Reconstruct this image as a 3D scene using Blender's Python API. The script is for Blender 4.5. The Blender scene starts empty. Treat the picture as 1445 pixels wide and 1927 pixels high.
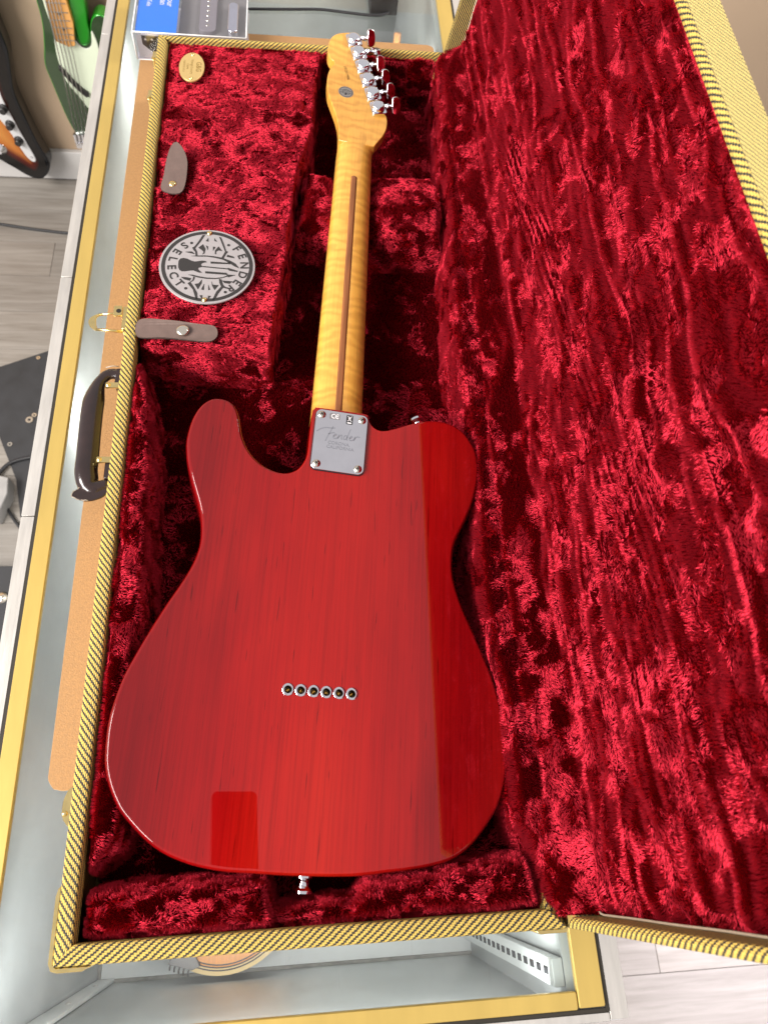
import bpy, bmesh, math, random
import numpy as np
from mathutils import Vector, Matrix

S = 0.001                      # everything below is written in millimetres
rng = np.random.default_rng(7)
scn = bpy.context.scene
col = scn.collection

# ------------------------------------------------------------------ camera
CAM = (-14.33, -120.96, 617.21)
PITCH, YAW, ROLL, FPX = 1.1236, 0.2644, -0.2291, 1372.58
def cam_axes():
    a, b, c = PITCH, YAW, ROLL
    f = np.array([math.sin(b)*math.cos(a), math.cos(b)*math.cos(a), -math.sin(a)])
    r = np.array([math.cos(b), -math.sin(b), 0.0]); d = np.cross(f, r)
    return math.cos(c)*r + math.sin(c)*d, -math.sin(c)*r + math.cos(c)*d, f
_r, _d, _f = cam_axes()
cd = bpy.data.cameras.new("camera"); cam = bpy.data.objects.new("camera", cd); col.objects.link(cam)
cd.sensor_fit = 'HORIZONTAL'; cd.sensor_width = 36.0; cd.lens = 36.0*FPX/1445.0
cd.clip_start = 0.02; cd.clip_end = 60.0
cd.dof.use_dof = True; cd.dof.focus_distance = 0.70; cd.dof.aperture_fstop = cd.lens/2.6
M3 = Matrix((( _r[0], -_d[0], -_f[0]), (_r[1], -_d[1], -_f[1]), (_r[2], -_d[2], -_f[2])))
cam.matrix_world = Matrix.Translation(Vector(CAM)*S) @ M3.to_4x4()
scn.camera = cam

# ------------------------------------------------------------------ light: a bright shop with a window, plus added fill lamps
world = bpy.data.worlds.new("World"); scn.world = world; world.use_nodes = True
bg = world.node_tree.nodes["Background"]; bg.inputs[0].default_value = (0.985, 0.95, 0.975, 1); bg.inputs[1].default_value = 0.62
def area(name, loc, target, sx, sy, power, color=(1, 1, 1)):
    l = bpy.data.lights.new(name, 'AREA'); l.shape = 'RECTANGLE'; l.size = sx*S; l.size_y = sy*S; l.energy = power; l.color = color
    o = bpy.data.objects.new(name, l); col.objects.link(o); o.location = Vector(loc)*S
    o.rotation_euler = (Vector(target)*S - o.location).to_track_quat('-Z', 'Y').to_euler()
    return o
area("shop_window", (-2150, -700, 1560), (0, 100, 0), 2900, 720, 215, (1.0, 0.95, 0.90))
area("wall_fill", (1500, 1250, 1300), (1250, 1776, -500), 700, 500, 44, (1.0, 0.94, 0.88))  # added fill aimed at the back wall beyond the lid
area("floor_fill", (1180, -450, -300), (950, -430, -1036), 500, 500, 13, (1.0, 0.91, 0.98))  # unseen fill added to lift the planks at the right
area("counter_fill", (-30, -235, -110), (-30, -120, -500), 440, 12, 1.0, (1.0, 0.98, 0.97))  # fill added inside the cabinet to brighten it; no fitting seen
area("counter_fill", (-250, 350, -106), (-262, 350, -400), 14, 1500, 6.0, (1.0, 0.98, 0.95))  # second added fill, along the left inner wall
area("counter_fill", (-30, 1000, -112), (-30, 1000, -500), 440, 60, 3.0, (1.0, 0.96, 0.9))  # third added fill, over the far shelf boards
vs = scn.view_settings; vs.view_transform = 'Standard'; vs.look = 'None'; vs.exposure = 0.0; vs.gamma = 1.0; vs.use_curve_mapping = False
scn.render.engine = 'CYCLES'
scn.cycles.use_denoising = True
scn.cycles.max_bounces = 8; scn.cycles.diffuse_bounces = 3; scn.cycles.glossy_bounces = 4; scn.cycles.transmission_bounces = 6; scn.cycles.transparent_max_bounces = 12
scn.cycles.caustics_reflective = False; scn.cycles.caustics_refractive = False
scn.cycles_curves.shape = 'RIBBONS'; scn.cycles_curves.subdivisions = 1

# ------------------------------------------------------------------ helpers
def tag(o, label=None, cat=None, group=None, kind=None):
    if label: o["label"] = label
    if cat: o["category"] = cat
    if group: o["group"] = group
    if kind: o["kind"] = kind
    return o

def empty(name, loc=(0, 0, 0), rot=None):
    o = bpy.data.objects.new(name, None); col.objects.link(o); o.empty_display_size = 0.02
    o.location = Vector(loc)*S
    if rot is not None: o.rotation_euler = rot
    o["_loc"] = [float(x) for x in loc]
    return o

def root_off(parent):
    """mm offset of the thing a part belongs to, when that thing is not rotated"""
    off = np.zeros(3); p = parent
    while p is not None:
        if "_loc" in p: off += np.array(p["_loc"][:])
        p = p.parent
    return off

def mesh(name, V, F, mat=None, parent=None, smooth=False, uv=None, local=False, mats=None, fm=None):
    """V in mm, world coordinates unless local; uv per vertex in mm"""
    V = np.asarray(V, float).reshape(-1, 3)
    if parent is not None and not local: V = V - root_off(parent)
    me = bpy.data.meshes.new(name)
    F = [tuple(int(i) for i in f) for f in F]
    me.from_pydata((V*S).tolist(), [], F)
    if uv is not None:
        l = me.uv_layers.new(name="UVMap"); uv = np.asarray(uv, float)
        idx = np.empty(len(me.loops), np.int32); me.loops.foreach_get("vertex_index", idx)
        l.data.foreach_set("uv", (uv[idx]*S).ravel())
    for m in (mats or ([mat] if mat else [])): me.materials.append(m)
    if fm is not None: me.polygons.foreach_set("material_index", np.asarray(fm, np.int32))
    if smooth: me.polygons.foreach_set("use_smooth", np.ones(len(me.polygons), bool))
    me.update()
    o = bpy.data.objects.new(name, me); col.objects.link(o)
    if parent is not None: o.parent = parent
    return o

def bm_obj(name, bm, mat=None, parent=None, smooth=False):
    bmesh.ops.scale(bm, vec=(S, S, S), verts=bm.verts)
    me = bpy.data.meshes.new(name); bmesh.ops.recalc_face_normals(bm, faces=bm.faces); bm.to_mesh(me); bm.free()
    if mat: me.materials.append(mat)
    if smooth: me.polygons.foreach_set("use_smooth", np.ones(len(me.polygons), bool))
    o = bpy.data.objects.new(name, me); col.objects.link(o)
    if parent is not None: o.parent = parent
    return o

def smooth_by_angle(o, deg=35):
    me = o.data
    bm = bmesh.new(); bm.from_mesh(me)
    for f in bm.faces: f.smooth = True
    for e in bm.edges:
        if len(e.link_faces) == 2 and e.calc_face_angle(0) > math.radians(deg): e.smooth = False
    bm.to_mesh(me); bm.free()
    return o

# ------------------------------------------------------------------ noise (numpy)
def _hash(ix, iy, iz, seed):
    h = (ix.astype(np.uint32)*np.uint32(374761393) + iy.astype(np.uint32)*np.uint32(668265263)
         + iz.astype(np.uint32)*np.uint32(2147483647) + np.uint32((seed*1274126177) & 0xffffffff))
    h = (h ^ (h >> np.uint32(13)))*np.uint32(1274126177); h = (h ^ (h >> np.uint32(16)))*np.uint32(2246822519)
    h ^= h >> np.uint32(15)
    return h.astype(np.float32)/np.float32(4294967295.0)*2 - 1

def vnoise(P, scale, seed=0):
    """value noise in -1..1; scale in mm, scalar or per axis"""
    with np.errstate(over='ignore'):
        Q = np.asarray(P, np.float32)/np.asarray(scale, np.float32)
        i = np.floor(Q).astype(np.int64); f = (Q - i).astype(np.float32); f = f*f*f*(f*(f*6 - 15) + 10)
        i = (i + 100000).astype(np.uint32)
        out = 0
        for dx in (0, 1):
            wx = f[:, 0] if dx else 1 - f[:, 0]
            for dy in (0, 1):
                wy = f[:, 1] if dy else 1 - f[:, 1]
                for dz in (0, 1):
                    wz = f[:, 2] if dz else 1 - f[:, 2]
                    out = out + wx*wy*wz*_hash(i[:, 0] + np.uint32(dx), i[:, 1] + np.uint32(dy), i[:, 2] + np.uint32(dz), seed)
        return out

def fbm(P, scale, seed=0, octv=3):
    s = np.asarray(scale, np.float32); a = 1.0; o = 0; n = 0
    for k in range(octv):
        o = o + a*vnoise(P, s, seed + 17*k); n += a; a *= 0.5; s = s*0.5
    return o/n

def sstep(a, b, x):
    t = np.clip((x - a)/(b - a), 0, 1); return t*t*(3 - 2*t)

# ------------------------------------------------------------------ plush: a crumpled cloth mesh plus its pile of short hair
def vert_normals(V, F):
    n = np.zeros_like(V); fn = np.cross(V[F[:, 1]] - V[F[:, 0]], V[F[:, 2]] - V[F[:, 0]])
    for k in range(3): np.add.at(n, F[:, k], fn)
    return n/np.maximum(np.linalg.norm(n, axis=1, keepdims=True), 1e-9)

def pile(parent, V, F, mat, density=0.5, length=3.3, rad=0.18, seed=1, flow=22.0, bias=(0, 0, 0), lean=(0.05, 0.97), ani=(1, 1, 1), keep=None, patch=1.0, thr=0.02):
    """V (mm, world), F triangles. One Curves object: 'pile'."""
    r = np.random.default_rng(seed)
    A = 0.5*np.linalg.norm(np.cross(V[F[:, 1]] - V[F[:, 0]], V[F[:, 2]] - V[F[:, 0]]), axis=1)
    N = int(A.sum()*density)
    fi = np.searchsorted(np.cumsum(A), r.random(N)*A.sum()); fi = np.clip(fi, 0, len(F) - 1)
    a, b = r.random(N), r.random(N); sw = a + b > 1; a[sw] = 1 - a[sw]; b[sw] = 1 - b[sw]
    f = F[fi]; P = V[f[:, 0]] + a[:, None]*(V[f[:, 1]] - V[f[:, 0]]) + b[:, None]*(V[f[:, 2]] - V[f[:, 0]])
    VN = vert_normals(V, F); n = VN[f[:, 0]]*(1 - a - b)[:, None] + VN[f[:, 1]]*a[:, None] + VN[f[:, 2]]*b[:, None]
    n /= np.maximum(np.linalg.norm(n, axis=1, keepdims=True), 1e-9)
    if keep is not None:
        k = keep(P); P, n = P[k], n[k]; N = len(P)
    ani = np.asarray(ani, float)
    # combing direction: swirling cells with sharp borders
    W = P + np.stack([vnoise(P, flow*0.6, seed + 70 + k) for k in range(3)], 1)*flow*0.35
    T = np.stack([fbm(W, flow*ani, seed + 11*k + 3, 2) for k in range(3)], 1) + np.asarray(bias)
    T += 0.10*r.normal(size=(N, 3))
    T -= n*(T*n).sum(1, keepdims=True); T /= np.maximum(np.linalg.norm(T, axis=1, keepdims=True), 1e-6)
    l = fbm(W, flow*0.75*ani*patch, seed + 51, 3)
    if callable(thr): thr = thr(P)
    thr = thr + 0.13*vnoise(P, (95, 140, 95), seed + 90)
    l = lean[0] + (lean[1] - lean[0])*sstep(thr - 0.16, thr + 0.16, l + 0.08*r.normal(size=N))
    L = length*(0.75 + 0.5*r.random(N))
    up = np.sqrt(1 - l*l)
    k = np.array([0, 0.35, 0.7, 1.0])
    pts = (P[:, None, :] - 0.4*n[:, None, :]
           + n[:, None, :]*(L*up)[:, None, None]*(k**0.8)[None, :, None]
           + T[:, None, :]*(L*l)[:, None, None]*(k**1.25)[None, :, None])
    curl = r.normal(size=(N, 1, 3))*0.22*(k**2)[None, :, None]*length/6
    pts = pts + curl
    rads = rad*np.array([1.0, 1.0, 0.8, 0.25])[None, :]*(0.7 + 0.6*r.random(N))[:, None]
    cu = bpy.data.hair_curves.new("pile"); cu.add_curves([4]*N)
    off = root_off(parent)
    cu.attributes["position"].data.foreach_set("vector", ((pts - off)*S).astype(np.float32).ravel())
    at = cu.attributes.get("radius") or cu.attributes.new("radius", 'FLOAT', 'POINT')
    at.data.foreach_set("value", (rads*S).astype(np.float32).ravel())
    cu.materials.append(mat)
    o = bpy.data.objects.new("pile", cu); col.objects.link(o); o.parent = parent
    o["kind"] = "stuff"
    return o

def grid_faces(nu, nv, mask=None):
    i = np.arange(nu*nv).reshape(nu, nv)
    q = np.stack([i[:-1, :-1], i[1:, :-1], i[1:, 1:], i[:-1, 1:]], -1).reshape(-1, 4)
    if mask is not None:
        m = mask.ravel(); q = q[m[q].all(1)]
    return q

def compact(V, Q, extra=None):
    u, inv = np.unique(Q.ravel(), return_inverse=True)
    return V[u], inv.reshape(Q.shape)

def tris(Q): return np.concatenate([Q[:, [0, 1, 2]], Q[:, [0, 2, 3]]])

def plush(name, parent, V, Q, seed, **kw):
    o = mesh(name, V, Q, M['plush_back'], parent, smooth=True)
    pile(o, V, tris(Q), M['plush'], seed=seed, **kw)
    return o

def poly_sdf(poly, X, Y):
    p = np.asarray(poly, float); q = np.roll(p, -1, 0); d = np.full(X.shape, 1e9); ins = np.zeros(X.shape, bool)
    for (ax, ay), (bx, by) in zip(p, q):
        ex, ey = bx - ax, by - ay; wx, wy = X - ax, Y - ay
        t = np.clip((wx*ex + wy*ey)/(ex*ex + ey*ey + 1e-12), 0, 1)
        d = np.minimum(d, (wx - ex*t)**2 + (wy - ey*t)**2)
        c = ((ay > Y) != (by > Y)) & (X < ex*(Y - ay)/(by - ay + 1e-12) + ax); ins ^= c
    d = np.sqrt(d); return np.where(ins, -d, d)

def pad(name, parent, poly, ztop, zbot, seed, step=3.0, edge=12.0, lump=2.0, lscale=28, zfun=None, crease=0.0, **kw):
    """an upholstered block: its outline rounded over towards zbot"""
    p = np.asarray(poly, float); x0, y0 = p.min(0) - 8; x1, y1 = p.max(0) + 8
    nx, ny = int((x1 - x0)/step) + 2, int((y1 - y0)/step) + 2
    X, Y = np.meshgrid(np.linspace(x0, x1, nx), np.linspace(y0, y1, ny), indexing='ij')
    B = np.stack([X.ravel(), Y.ravel(), np.zeros(X.size)], 1)
    s = poly_sdf(poly, X, Y) + 1.6*vnoise(B, 26, seed + 5).reshape(X.shape)
    t = np.clip(-s/edge, 0, 1)
    h = np.sqrt(np.clip(1 - (1 - t)**2.6, 0, 1))
    zt = ztop if zfun is None else zfun(X, Y)
    Z = zbot + (zt - zbot)*h + (lump*fbm(B, lscale, seed, 3).reshape(X.shape))*h
    if crease:
        Wc = B + np.stack([vnoise(B, 30, seed + 61)*7, vnoise(B, 30, seed + 62)*7, 0*B[:, 0]], 1)
        cr = np.clip(1 - np.abs(fbm(Wc, (46, 15, 1), seed + 63, 2))/0.10, 0, 1)*sstep(0.05, 0.45, vnoise(B, 24, seed + 64))
        Z = Z - crease*cr.reshape(X.shape)*h
    V = np.stack([X, Y, Z], -1).reshape(-1, 3)
    Q = grid_faces(nx, ny, s < step*1.2)
    V, Q = compact(V, Q)
    return plush(name, parent, V, Q, seed, **kw)

# ------------------------------------------------------------------ materials (all procedural)
M = {}
def nmat(name):
    m = bpy.data.materials.new(name); m.use_nodes = True; nt = m.node_tree
    b = nt.nodes["Principled BSDF"]; M[name] = m
    return m, nt, b
_ATTR = ('operation', 'blend_type', 'data_type', 'wave_type', 'bands_direction', 'feature', 'interpolation', 'component', 'wave_profile')
def node(nt, typ, **kw):
    n = nt.nodes.new(typ)
    for k, v in kw.items():
        if k in _ATTR: setattr(n, k, v)
        else: n.inputs[int(k[1:]) if k[0] == 'i' and k[1:].isdigit() else k.replace('_', ' ')].default_value = v
    return n
def L(nt, a, b): nt.links.new(a, b)
def math_(nt, op, a, b=None, c=None):
    n = nt.nodes.new("ShaderNodeMath"); n.operation = op
    for i, v in enumerate((a, b, c)):
        if v is None: continue
        if isinstance(v, (int, float)): n.inputs[i].default_value = v
        else: nt.links.new(v, n.inputs[i])
    return n.outputs[0]
def ramp(nt, fac, stops):
    r = nt.nodes.new("ShaderNodeValToRGB"); nt.links.new(fac, r.inputs[0]); e = r.color_ramp.elements
    while len(e) < len(stops): e.new(0.5)
    for s, (p, c) in zip(e, stops): s.position = p; s.color = (*c, 1) if len(c) == 3 else c
    return r.outputs[0]
def mixc(nt, fac, a, b, mode='MIX'):
    n = nt.nodes.new("ShaderNodeMix"); n.data_type = 'RGBA'; n.blend_type = mode
    for i, v in ((0, fac), (6, a), (7, b)):
        if isinstance(v, (int, float)): n.inputs[i].default_value = v
        elif isinstance(v, tuple): n.inputs[i].default_value = (*v, 1)
        else: nt.links.new(v, n.inputs[i])
    return n.outputs[2]
def coords(nt, out="Object", scale=(1, 1, 1), loc=(0, 0, 0)):
    tc = node(nt, "ShaderNodeTexCoord"); mp = node(nt, "ShaderNodeMapping"); L(nt, tc.outputs[out], mp.inputs[0])
    mp.inputs["Scale"].default_value = scale; mp.inputs["Location"].default_value = loc
    return mp.outputs[0]
def noise(nt, vec, scale, detail=4.0, rough=0.55, dist=0.0):
    n = node(nt, "ShaderNodeTexNoise", Scale=scale, Detail=detail, Roughness=rough, Distortion=dist); L(nt, vec, n.inputs["Vector"]); return n.outputs["Fac"]
def bump(nt, b, hgt, strength=0.3, dist=0.001):
    bp = node(nt, "ShaderNodeBump", Strength=strength, Distance=dist); L(nt, hgt, bp.inputs["Height"]); L(nt, bp.outputs[0], b.inputs["Normal"])

def simple(name, color, rough=0.5, metal=0.0, coat=0.0, spec=0.5, bmp=0.0, bscale=300.0, var=0.0, vscale=40.0, scale=(1, 1, 1), emit=None):
    m, nt, b = nmat(name)
    b.inputs["Base Color"].default_value = (*color, 1); b.inputs["Roughness"].default_value = rough; b.inputs["Metallic"].default_value = metal
    b.inputs["Coat Weight"].default_value = coat; b.inputs["Coat Roughness"].default_value = 0.06; b.inputs["Specular IOR Level"].default_value = spec
    v = coords(nt, scale=scale)
    if var:
        n = noise(nt, v, vscale, 6.0, 0.6)
        L(nt, ramp(nt, n, [(0.3, [c*(1 - var) for c in color]), (0.7, [min(1, c*(1 + var)) for c in color])]), b.inputs["Base Color"])
        mr = node(nt, "ShaderNodeMapRange", i3=max(0.02, rough*0.7), i4=min(1, rough*1.3)); L(nt, n, mr.inputs[0]); L(nt, mr.outputs[0], b.inputs["Roughness"])
    if bmp: bump(nt, b, noise(nt, v, bscale, 4.0), bmp)
    if emit: b.inputs["Emission Color"].default_value = (*emit[0], 1); b.inputs["Emission Strength"].default_value = emit[1]
    return m

# red plush pile: tinted hair sheen over a dark dyed fibre
m, nt, b = nmat('plush'); nt.nodes.remove(b)
d_ = node(nt, "ShaderNodeBsdfDiffuse"); 
ci = nt.nodes.new("ShaderNodeHairInfo")
L(nt, ramp(nt, ci.outputs["Random"], [(0.0, (0.024, 0.0001, 0.0005)), (1.0, (0.092, 0.0005, 0.0016))]), d_.inputs[0])
g_ = node(nt, "ShaderNodeBsdfHair", component='Reflection'); g_.inputs["Color"].default_value = (1.0, 0.045, 0.085, 1)
g_.inputs["RoughnessU"].default_value = 0.115; g_.inputs["RoughnessV"].default_value = 0.6; g_.inputs["Offset"].default_value = math.radians(-4)
mx = node(nt, "ShaderNodeMixShader", i0=0.52)
L(nt, d_.outputs[0], mx.inputs[1]); L(nt, g_.outputs[0], mx.inputs[2]); L(nt, mx.outputs[0], nt.nodes["Material Output"].inputs["Surface"])
simple('plush_back', (0.03, 0.0003, 0.0008), rough=1.0, spec=0.0)

# tweed: yellow and charcoal yarns in a stepped diagonal, uv in metres
def tweed(name, black=0.44, period=5.9, kk=1.25, yarn=1.3, yel=(0.69, 0.49, 0.11)):
    m, nt, b = nmat(name)
    uv = node(nt, "ShaderNodeUVMap"); sp = node(nt, "ShaderNodeSeparateXYZ"); L(nt, uv.outputs[0], sp.inputs[0])
    wob = noise(nt, uv.outputs[0], 160.0, 2.0)
    u = math_(nt, 'MULTIPLY_ADD', math_(nt, 'SUBTRACT', wob, 0.5), 0.0022, sp.outputs[0]); v = sp.outputs[1]
    row = math_(nt, 'DIVIDE', v, yarn*S); fr = math_(nt, 'FRACT', row); st = math_(nt, 'FLOOR', row)
    lobe = math_(nt, 'ABSOLUTE', math_(nt, 'SUBTRACT', fr, 0.5))
    q = math_(nt, 'ADD', u, math_(nt, 'MULTIPLY', st, kk*yarn*S))
    ph = math_(nt, 'FRACT', math_(nt, 'DIVIDE', q, period*S))
    cen = math_(nt, 'ABSOLUTE', math_(nt, 'SUBTRACT', ph, 0.5))                # 0 centre of the yellow yarn float, 0.5 centre of the dark
    edge = math_(nt, 'ADD', cen, math_(nt, 'MULTIPLY', lobe, 0.10))
    dark = math_(nt, 'SMOOTH_MIN', math_(nt, 'MAXIMUM', math_(nt, 'MULTIPLY', math_(nt, 'SUBTRACT', edge, 0.5 - black/2), 14.0), 0.0), 1.0, 0.1)
    fib = noise(nt, uv.outputs[0], 900.0, 3.0)
    ycol = ramp(nt, fib, [(0.3, [c*0.72 for c in yel]), (0.7, [min(1, c*1.15) for c in yel])])
    kcol = ramp(nt, fib, [(0.3, (0.012, 0.013, 0.016)), (0.75, (0.05, 0.05, 0.052))])
    L(nt, mixc(nt, dark, ycol, kcol), b.inputs["Base Color"]); b.inputs["Roughness"].default_value = 0.62; b.inputs["Specular IOR Level"].default_value = 0.35
    hgt = math_(nt, 'SUBTRACT', math_(nt, 'SUBTRACT', 1.0, math_(nt, 'MULTIPLY', lobe, 1.4)), math_(nt, 'MULTIPLY', dark, 0.55))
    bump(nt, b, math_(nt, 'ADD', hgt, math_(nt, 'MULTIPLY', fib, 0.3)), 0.8, 0.0006)
tweed('tweed'); tweed('tweed_light', black=0.24, period=4.6, kk=1.0, yarn=0.9, yel=(0.80, 0.62, 0.19))
tweed('tweed_fine', black=0.58, period=3.4, kk=1.0, yarn=0.85, yel=(0.62, 0.44, 0.11))

# transparent red lacquer over alder
m, nt, b = nmat('red_lacquer')
v = coords(nt, scale=(1, 0.035, 1)); v2 = coords(nt, scale=(1, 0.22, 1))
warp = noise(nt, coords(nt, scale=(1, 0.3, 1)), 9.0, 3.0)
wv = node(nt, "ShaderNodeTexWave", wave_type='BANDS', bands_direction='X', Scale=11.0, Distortion=5.0, Detail=2.0, Detail_Scale=0.7); L(nt, coords(nt, scale=(1, 0.10, 1)), wv.inputs[0])
base = ramp(nt, noise(nt, coords(nt, scale=(1, 0.40, 1)), 9.0, 3.0, 0.5), [(0.22, (0.245, 0.0020, 0.0026)), (0.5, (0.295, 0.0033, 0.0033)), (0.8, (0.355, 0.0080, 0.0048))])
grain = ramp(nt, noise(nt, coords(nt, scale=(1, 0.012, 1)), 520.0, 4.0, 0.75), [(0.34, (0.50, 0.46, 0.48)), (0.56, (1, 1, 1))])
lines = ramp(nt, wv.outputs["Fac"], [(0.0, (0.45, 0.35, 0.35)), (0.10, (1, 1, 1))])
pores = ramp(nt, noise(nt, coords(nt, scale=(1, 0.05, 1), loc=(0.3, 0.1, 0)), 420.0, 2.0, 0.5), [(0.29, (0.25, 0.2, 0.22)), (0.325, (1, 1, 1))])
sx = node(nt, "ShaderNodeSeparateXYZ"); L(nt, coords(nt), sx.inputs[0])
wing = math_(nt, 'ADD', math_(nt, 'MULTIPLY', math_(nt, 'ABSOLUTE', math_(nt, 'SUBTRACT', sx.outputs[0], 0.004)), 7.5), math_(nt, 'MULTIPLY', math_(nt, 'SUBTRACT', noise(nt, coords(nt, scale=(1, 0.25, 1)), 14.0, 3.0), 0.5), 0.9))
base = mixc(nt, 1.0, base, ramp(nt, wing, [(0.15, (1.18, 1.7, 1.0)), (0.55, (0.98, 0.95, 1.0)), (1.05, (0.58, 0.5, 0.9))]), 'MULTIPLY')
c = mixc(nt, 0.48, base, mixc(nt, 1.0, base, grain, 'MULTIPLY')); c = mixc(nt, 0.13, c, mixc(nt, 1.0, c, lines, 'MULTIPLY')); c = mixc(nt, 0.6, c, mixc(nt, 1.0, c, pores, 'MULTIPLY'))
L(nt, c, b.inputs["Base Color"]); b.inputs["Roughness"].default_value = 0.45; b.inputs["Specular IOR Level"].default_value = 0.0
b.inputs["Coat Weight"].default_value = 1.0; b.inputs["Coat Roughness"].default_value = 0.012; b.inputs["Coat IOR"].default_value = 1.52
scr = noise(nt, coords(nt), 5.0, 2.0)
bump(nt, b, scr, 0.02, 0.001); L(nt, nt.nodes["Bump"].outputs[0], b.inputs["Coat Normal"])

# flamed maple
def maple(name, flame=(1, 1, 1), dark=(0.58, 0.25, 0.038), light=(0.81, 0.415, 0.072)):
    m, nt, b = nmat(name)
    v = coords(nt)
    wv = node(nt, "ShaderNodeTexWave", wave_type='BANDS', bands_direction='Y', Scale=24.0, Distortion=9.0, Detail=4.0, Detail_Scale=1.8); L(nt, coords(nt, scale=(0.75, 1, 0.4)), wv.inputs[0])
    amp = noise(nt, coords(nt, scale=(1, 0.6, 1)), 45.0, 3.0)
    f = math_(nt, 'ADD', math_(nt, 'MULTIPLY', math_(nt, 'SUBTRACT', wv.outputs["Fac"], 0.5), math_(nt, 'MULTIPLY_ADD', amp, 0.72, -0.05)), 0.58)
    cl = ramp(nt, f, [(0.15, dark), (0.45, [0.5*(a + b_) for a, b_ in zip(dark, light)]), (0.72, light)])
    gr = ramp(nt, noise(nt, coords(nt, scale=(1, 0.03, 1)), 700.0, 3.0, 0.6), [(0.3, (0.80, 0.74, 0.66)), (0.6, (1, 1, 1))])
    L(nt, mixc(nt, 0.6, cl, mixc(nt, 1.0, cl, gr, 'MULTIPLY')), b.inputs["Base Color"])
    b.inputs["Roughness"].default_value = 0.34; b.inputs["Coat Weight"].default_value = 0.5; b.inputs["Coat Roughness"].default_value = 0.16
maple('flamed_maple')
simple('walnut', (0.27, 0.095, 0.030), rough=0.4, var=0.35, vscale=300, scale=(1, 0.06, 1))
simple('chrome', (0.86, 0.86, 0.90), rough=0.05, metal=1.0)
simple('chrome_worn', (0.78, 0.77, 0.80), rough=0.10, metal=1.0, var=0.04, vscale=60)
simple('engraving', (0.60, 0.60, 0.63), rough=0.16, metal=1.0)
simple('nickel', (0.80, 0.74, 0.62), rough=0.16, metal=1.0, var=0.06, vscale=500)
simple('black_gasket', (0.012, 0.011, 0.014), rough=0.5)
simple('cup_metal', (0.22, 0.17, 0.10), rough=0.28, metal=1.0)
simple('dark_hole', (0.01, 0.008, 0.006), rough=0.7)
simple('brass', (0.85, 0.55, 0.14), rough=0.22, metal=1.0, var=0.08, vscale=300)
simple('gold_plate', (0.90, 0.70, 0.30), rough=0.2, metal=1.0, var=0.06, vscale=120)
simple('badge_gray', (0.20, 0.19, 0.19), rough=0.45)
simple('print_white', (0.80, 0.80, 0.80), rough=0.5)
simple('print_black', (0.02, 0.02, 0.022), rough=0.4)
simple('ink_brown', (0.10, 0.05, 0.012), rough=0.6)
simple('emblem_aluminium', (0.42, 0.39, 0.385), rough=0.40, metal=0.25, var=0.04, vscale=300)
simple('emblem_black', (0.030, 0.027, 0.025), rough=0.45)
simple('decal_gray', (0.30, 0.28, 0.26), rough=0.4, metal=0.3, var=0.15, vscale=700)
simple('plaque_gold', (0.72, 0.51, 0.20), rough=0.38, metal=0.55, var=0.05, vscale=400)
simple('plaque_ink', (0.25, 0.15, 0.03), rough=0.5)
simple('taupe_leather', (0.155, 0.105, 0.088), rough=0.42, var=0.10, vscale=120, bmp=0.25, bscale=900)
simple('leather_edge', (0.05, 0.03, 0.025), rough=0.8)
simple('brown_leather', (0.020, 0.010, 0.009), rough=0.20, var=0.25, vscale=60, bmp=0.18, bscale=500, coat=0.5)
simple('leather_fray', (0.38, 0.32, 0.26), rough=0.9, var=0.3, vscale=500)
simple('cord_cream', (0.56, 0.46, 0.33), rough=0.7, var=0.12, vscale=500)
simple('hardboard', (0.37, 0.20, 0.078), rough=0.72, var=0.14, vscale=420, bmp=0.45, bscale=650)
simple('hardboard_edge', (0.50, 0.32, 0.15), rough=0.85, var=0.2, vscale=500)
simple('gold_anodised', (0.58, 0.41, 0.115), rough=0.36, metal=0.4, var=0.07, vscale=30, scale=(1, 0.2, 1), bmp=0.05, bscale=500)
simple('black_gap', (0.02, 0.016, 0.01), rough=0.7)
simple('silver_edge', (0.54, 0.515, 0.48), rough=0.42, metal=0.45, var=0.10, vscale=120, scale=(1, 0.12, 1), bmp=0.12, bscale=700)
simple('cabinet_metal', (0.60, 0.62, 0.62), rough=0.42, metal=0.25, var=0.07, vscale=14)
simple('cabinet_floor', (0.62, 0.63, 0.63), rough=0.35, var=0.05, vscale=10)
simple('cabinet_seam', (0.22, 0.21, 0.19), rough=0.7, var=0.3, vscale=90)
simple('slot_black', (0.015, 0.015, 0.018), rough=0.6)
simple('wall_paint', (0.47, 0.345, 0.235), rough=0.75, var=0.03, vscale=3, bmp=0.12, bscale=260)
simple('skirting_white', (0.58, 0.565, 0.55), rough=0.45, var=0.03, vscale=10)
simple('black_rubber', (0.016, 0.016, 0.018), rough=0.5, var=0.2, vscale=60)
simple('mat_black', (0.028, 0.028, 0.030), rough=0.75, var=0.25, vscale=25, bmp=0.3, bscale=500)
simple('pedal_gray', (0.30, 0.29, 0.28), rough=0.5, var=0.1, vscale=30)
simple('green_metallic', (0.015, 0.30, 0.012), rough=0.22, metal=0.35, coat=1.0, var=0.12, vscale=700)
simple('green_shaded', (0.028, 0.060, 0.020), rough=0.25, metal=0.25, coat=1.0)  # darker copy of the bass's green: shade on its face put into the colour
simple('mint_guard', (0.70, 0.78, 0.60), rough=0.32, var=0.02, vscale=20)
simple('guard_edge', (0.85, 0.85, 0.78), rough=0.4)
simple('pale_maple', (0.66, 0.33, 0.095), rough=0.32, var=0.12, vscale=60, scale=(1, 1, 0.1), coat=0.4)
simple('maple_side', (0.50, 0.25, 0.035), rough=0.3, coat=0.5)
simple('steel', (0.62, 0.60, 0.58), rough=0.3, metal=1.0)
simple('black_gloss', (0.006, 0.006, 0.007), rough=0.10, coat=0.0, spec=0.35)
simple('black_plastic', (0.020, 0.018, 0.018), rough=0.35)
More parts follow.
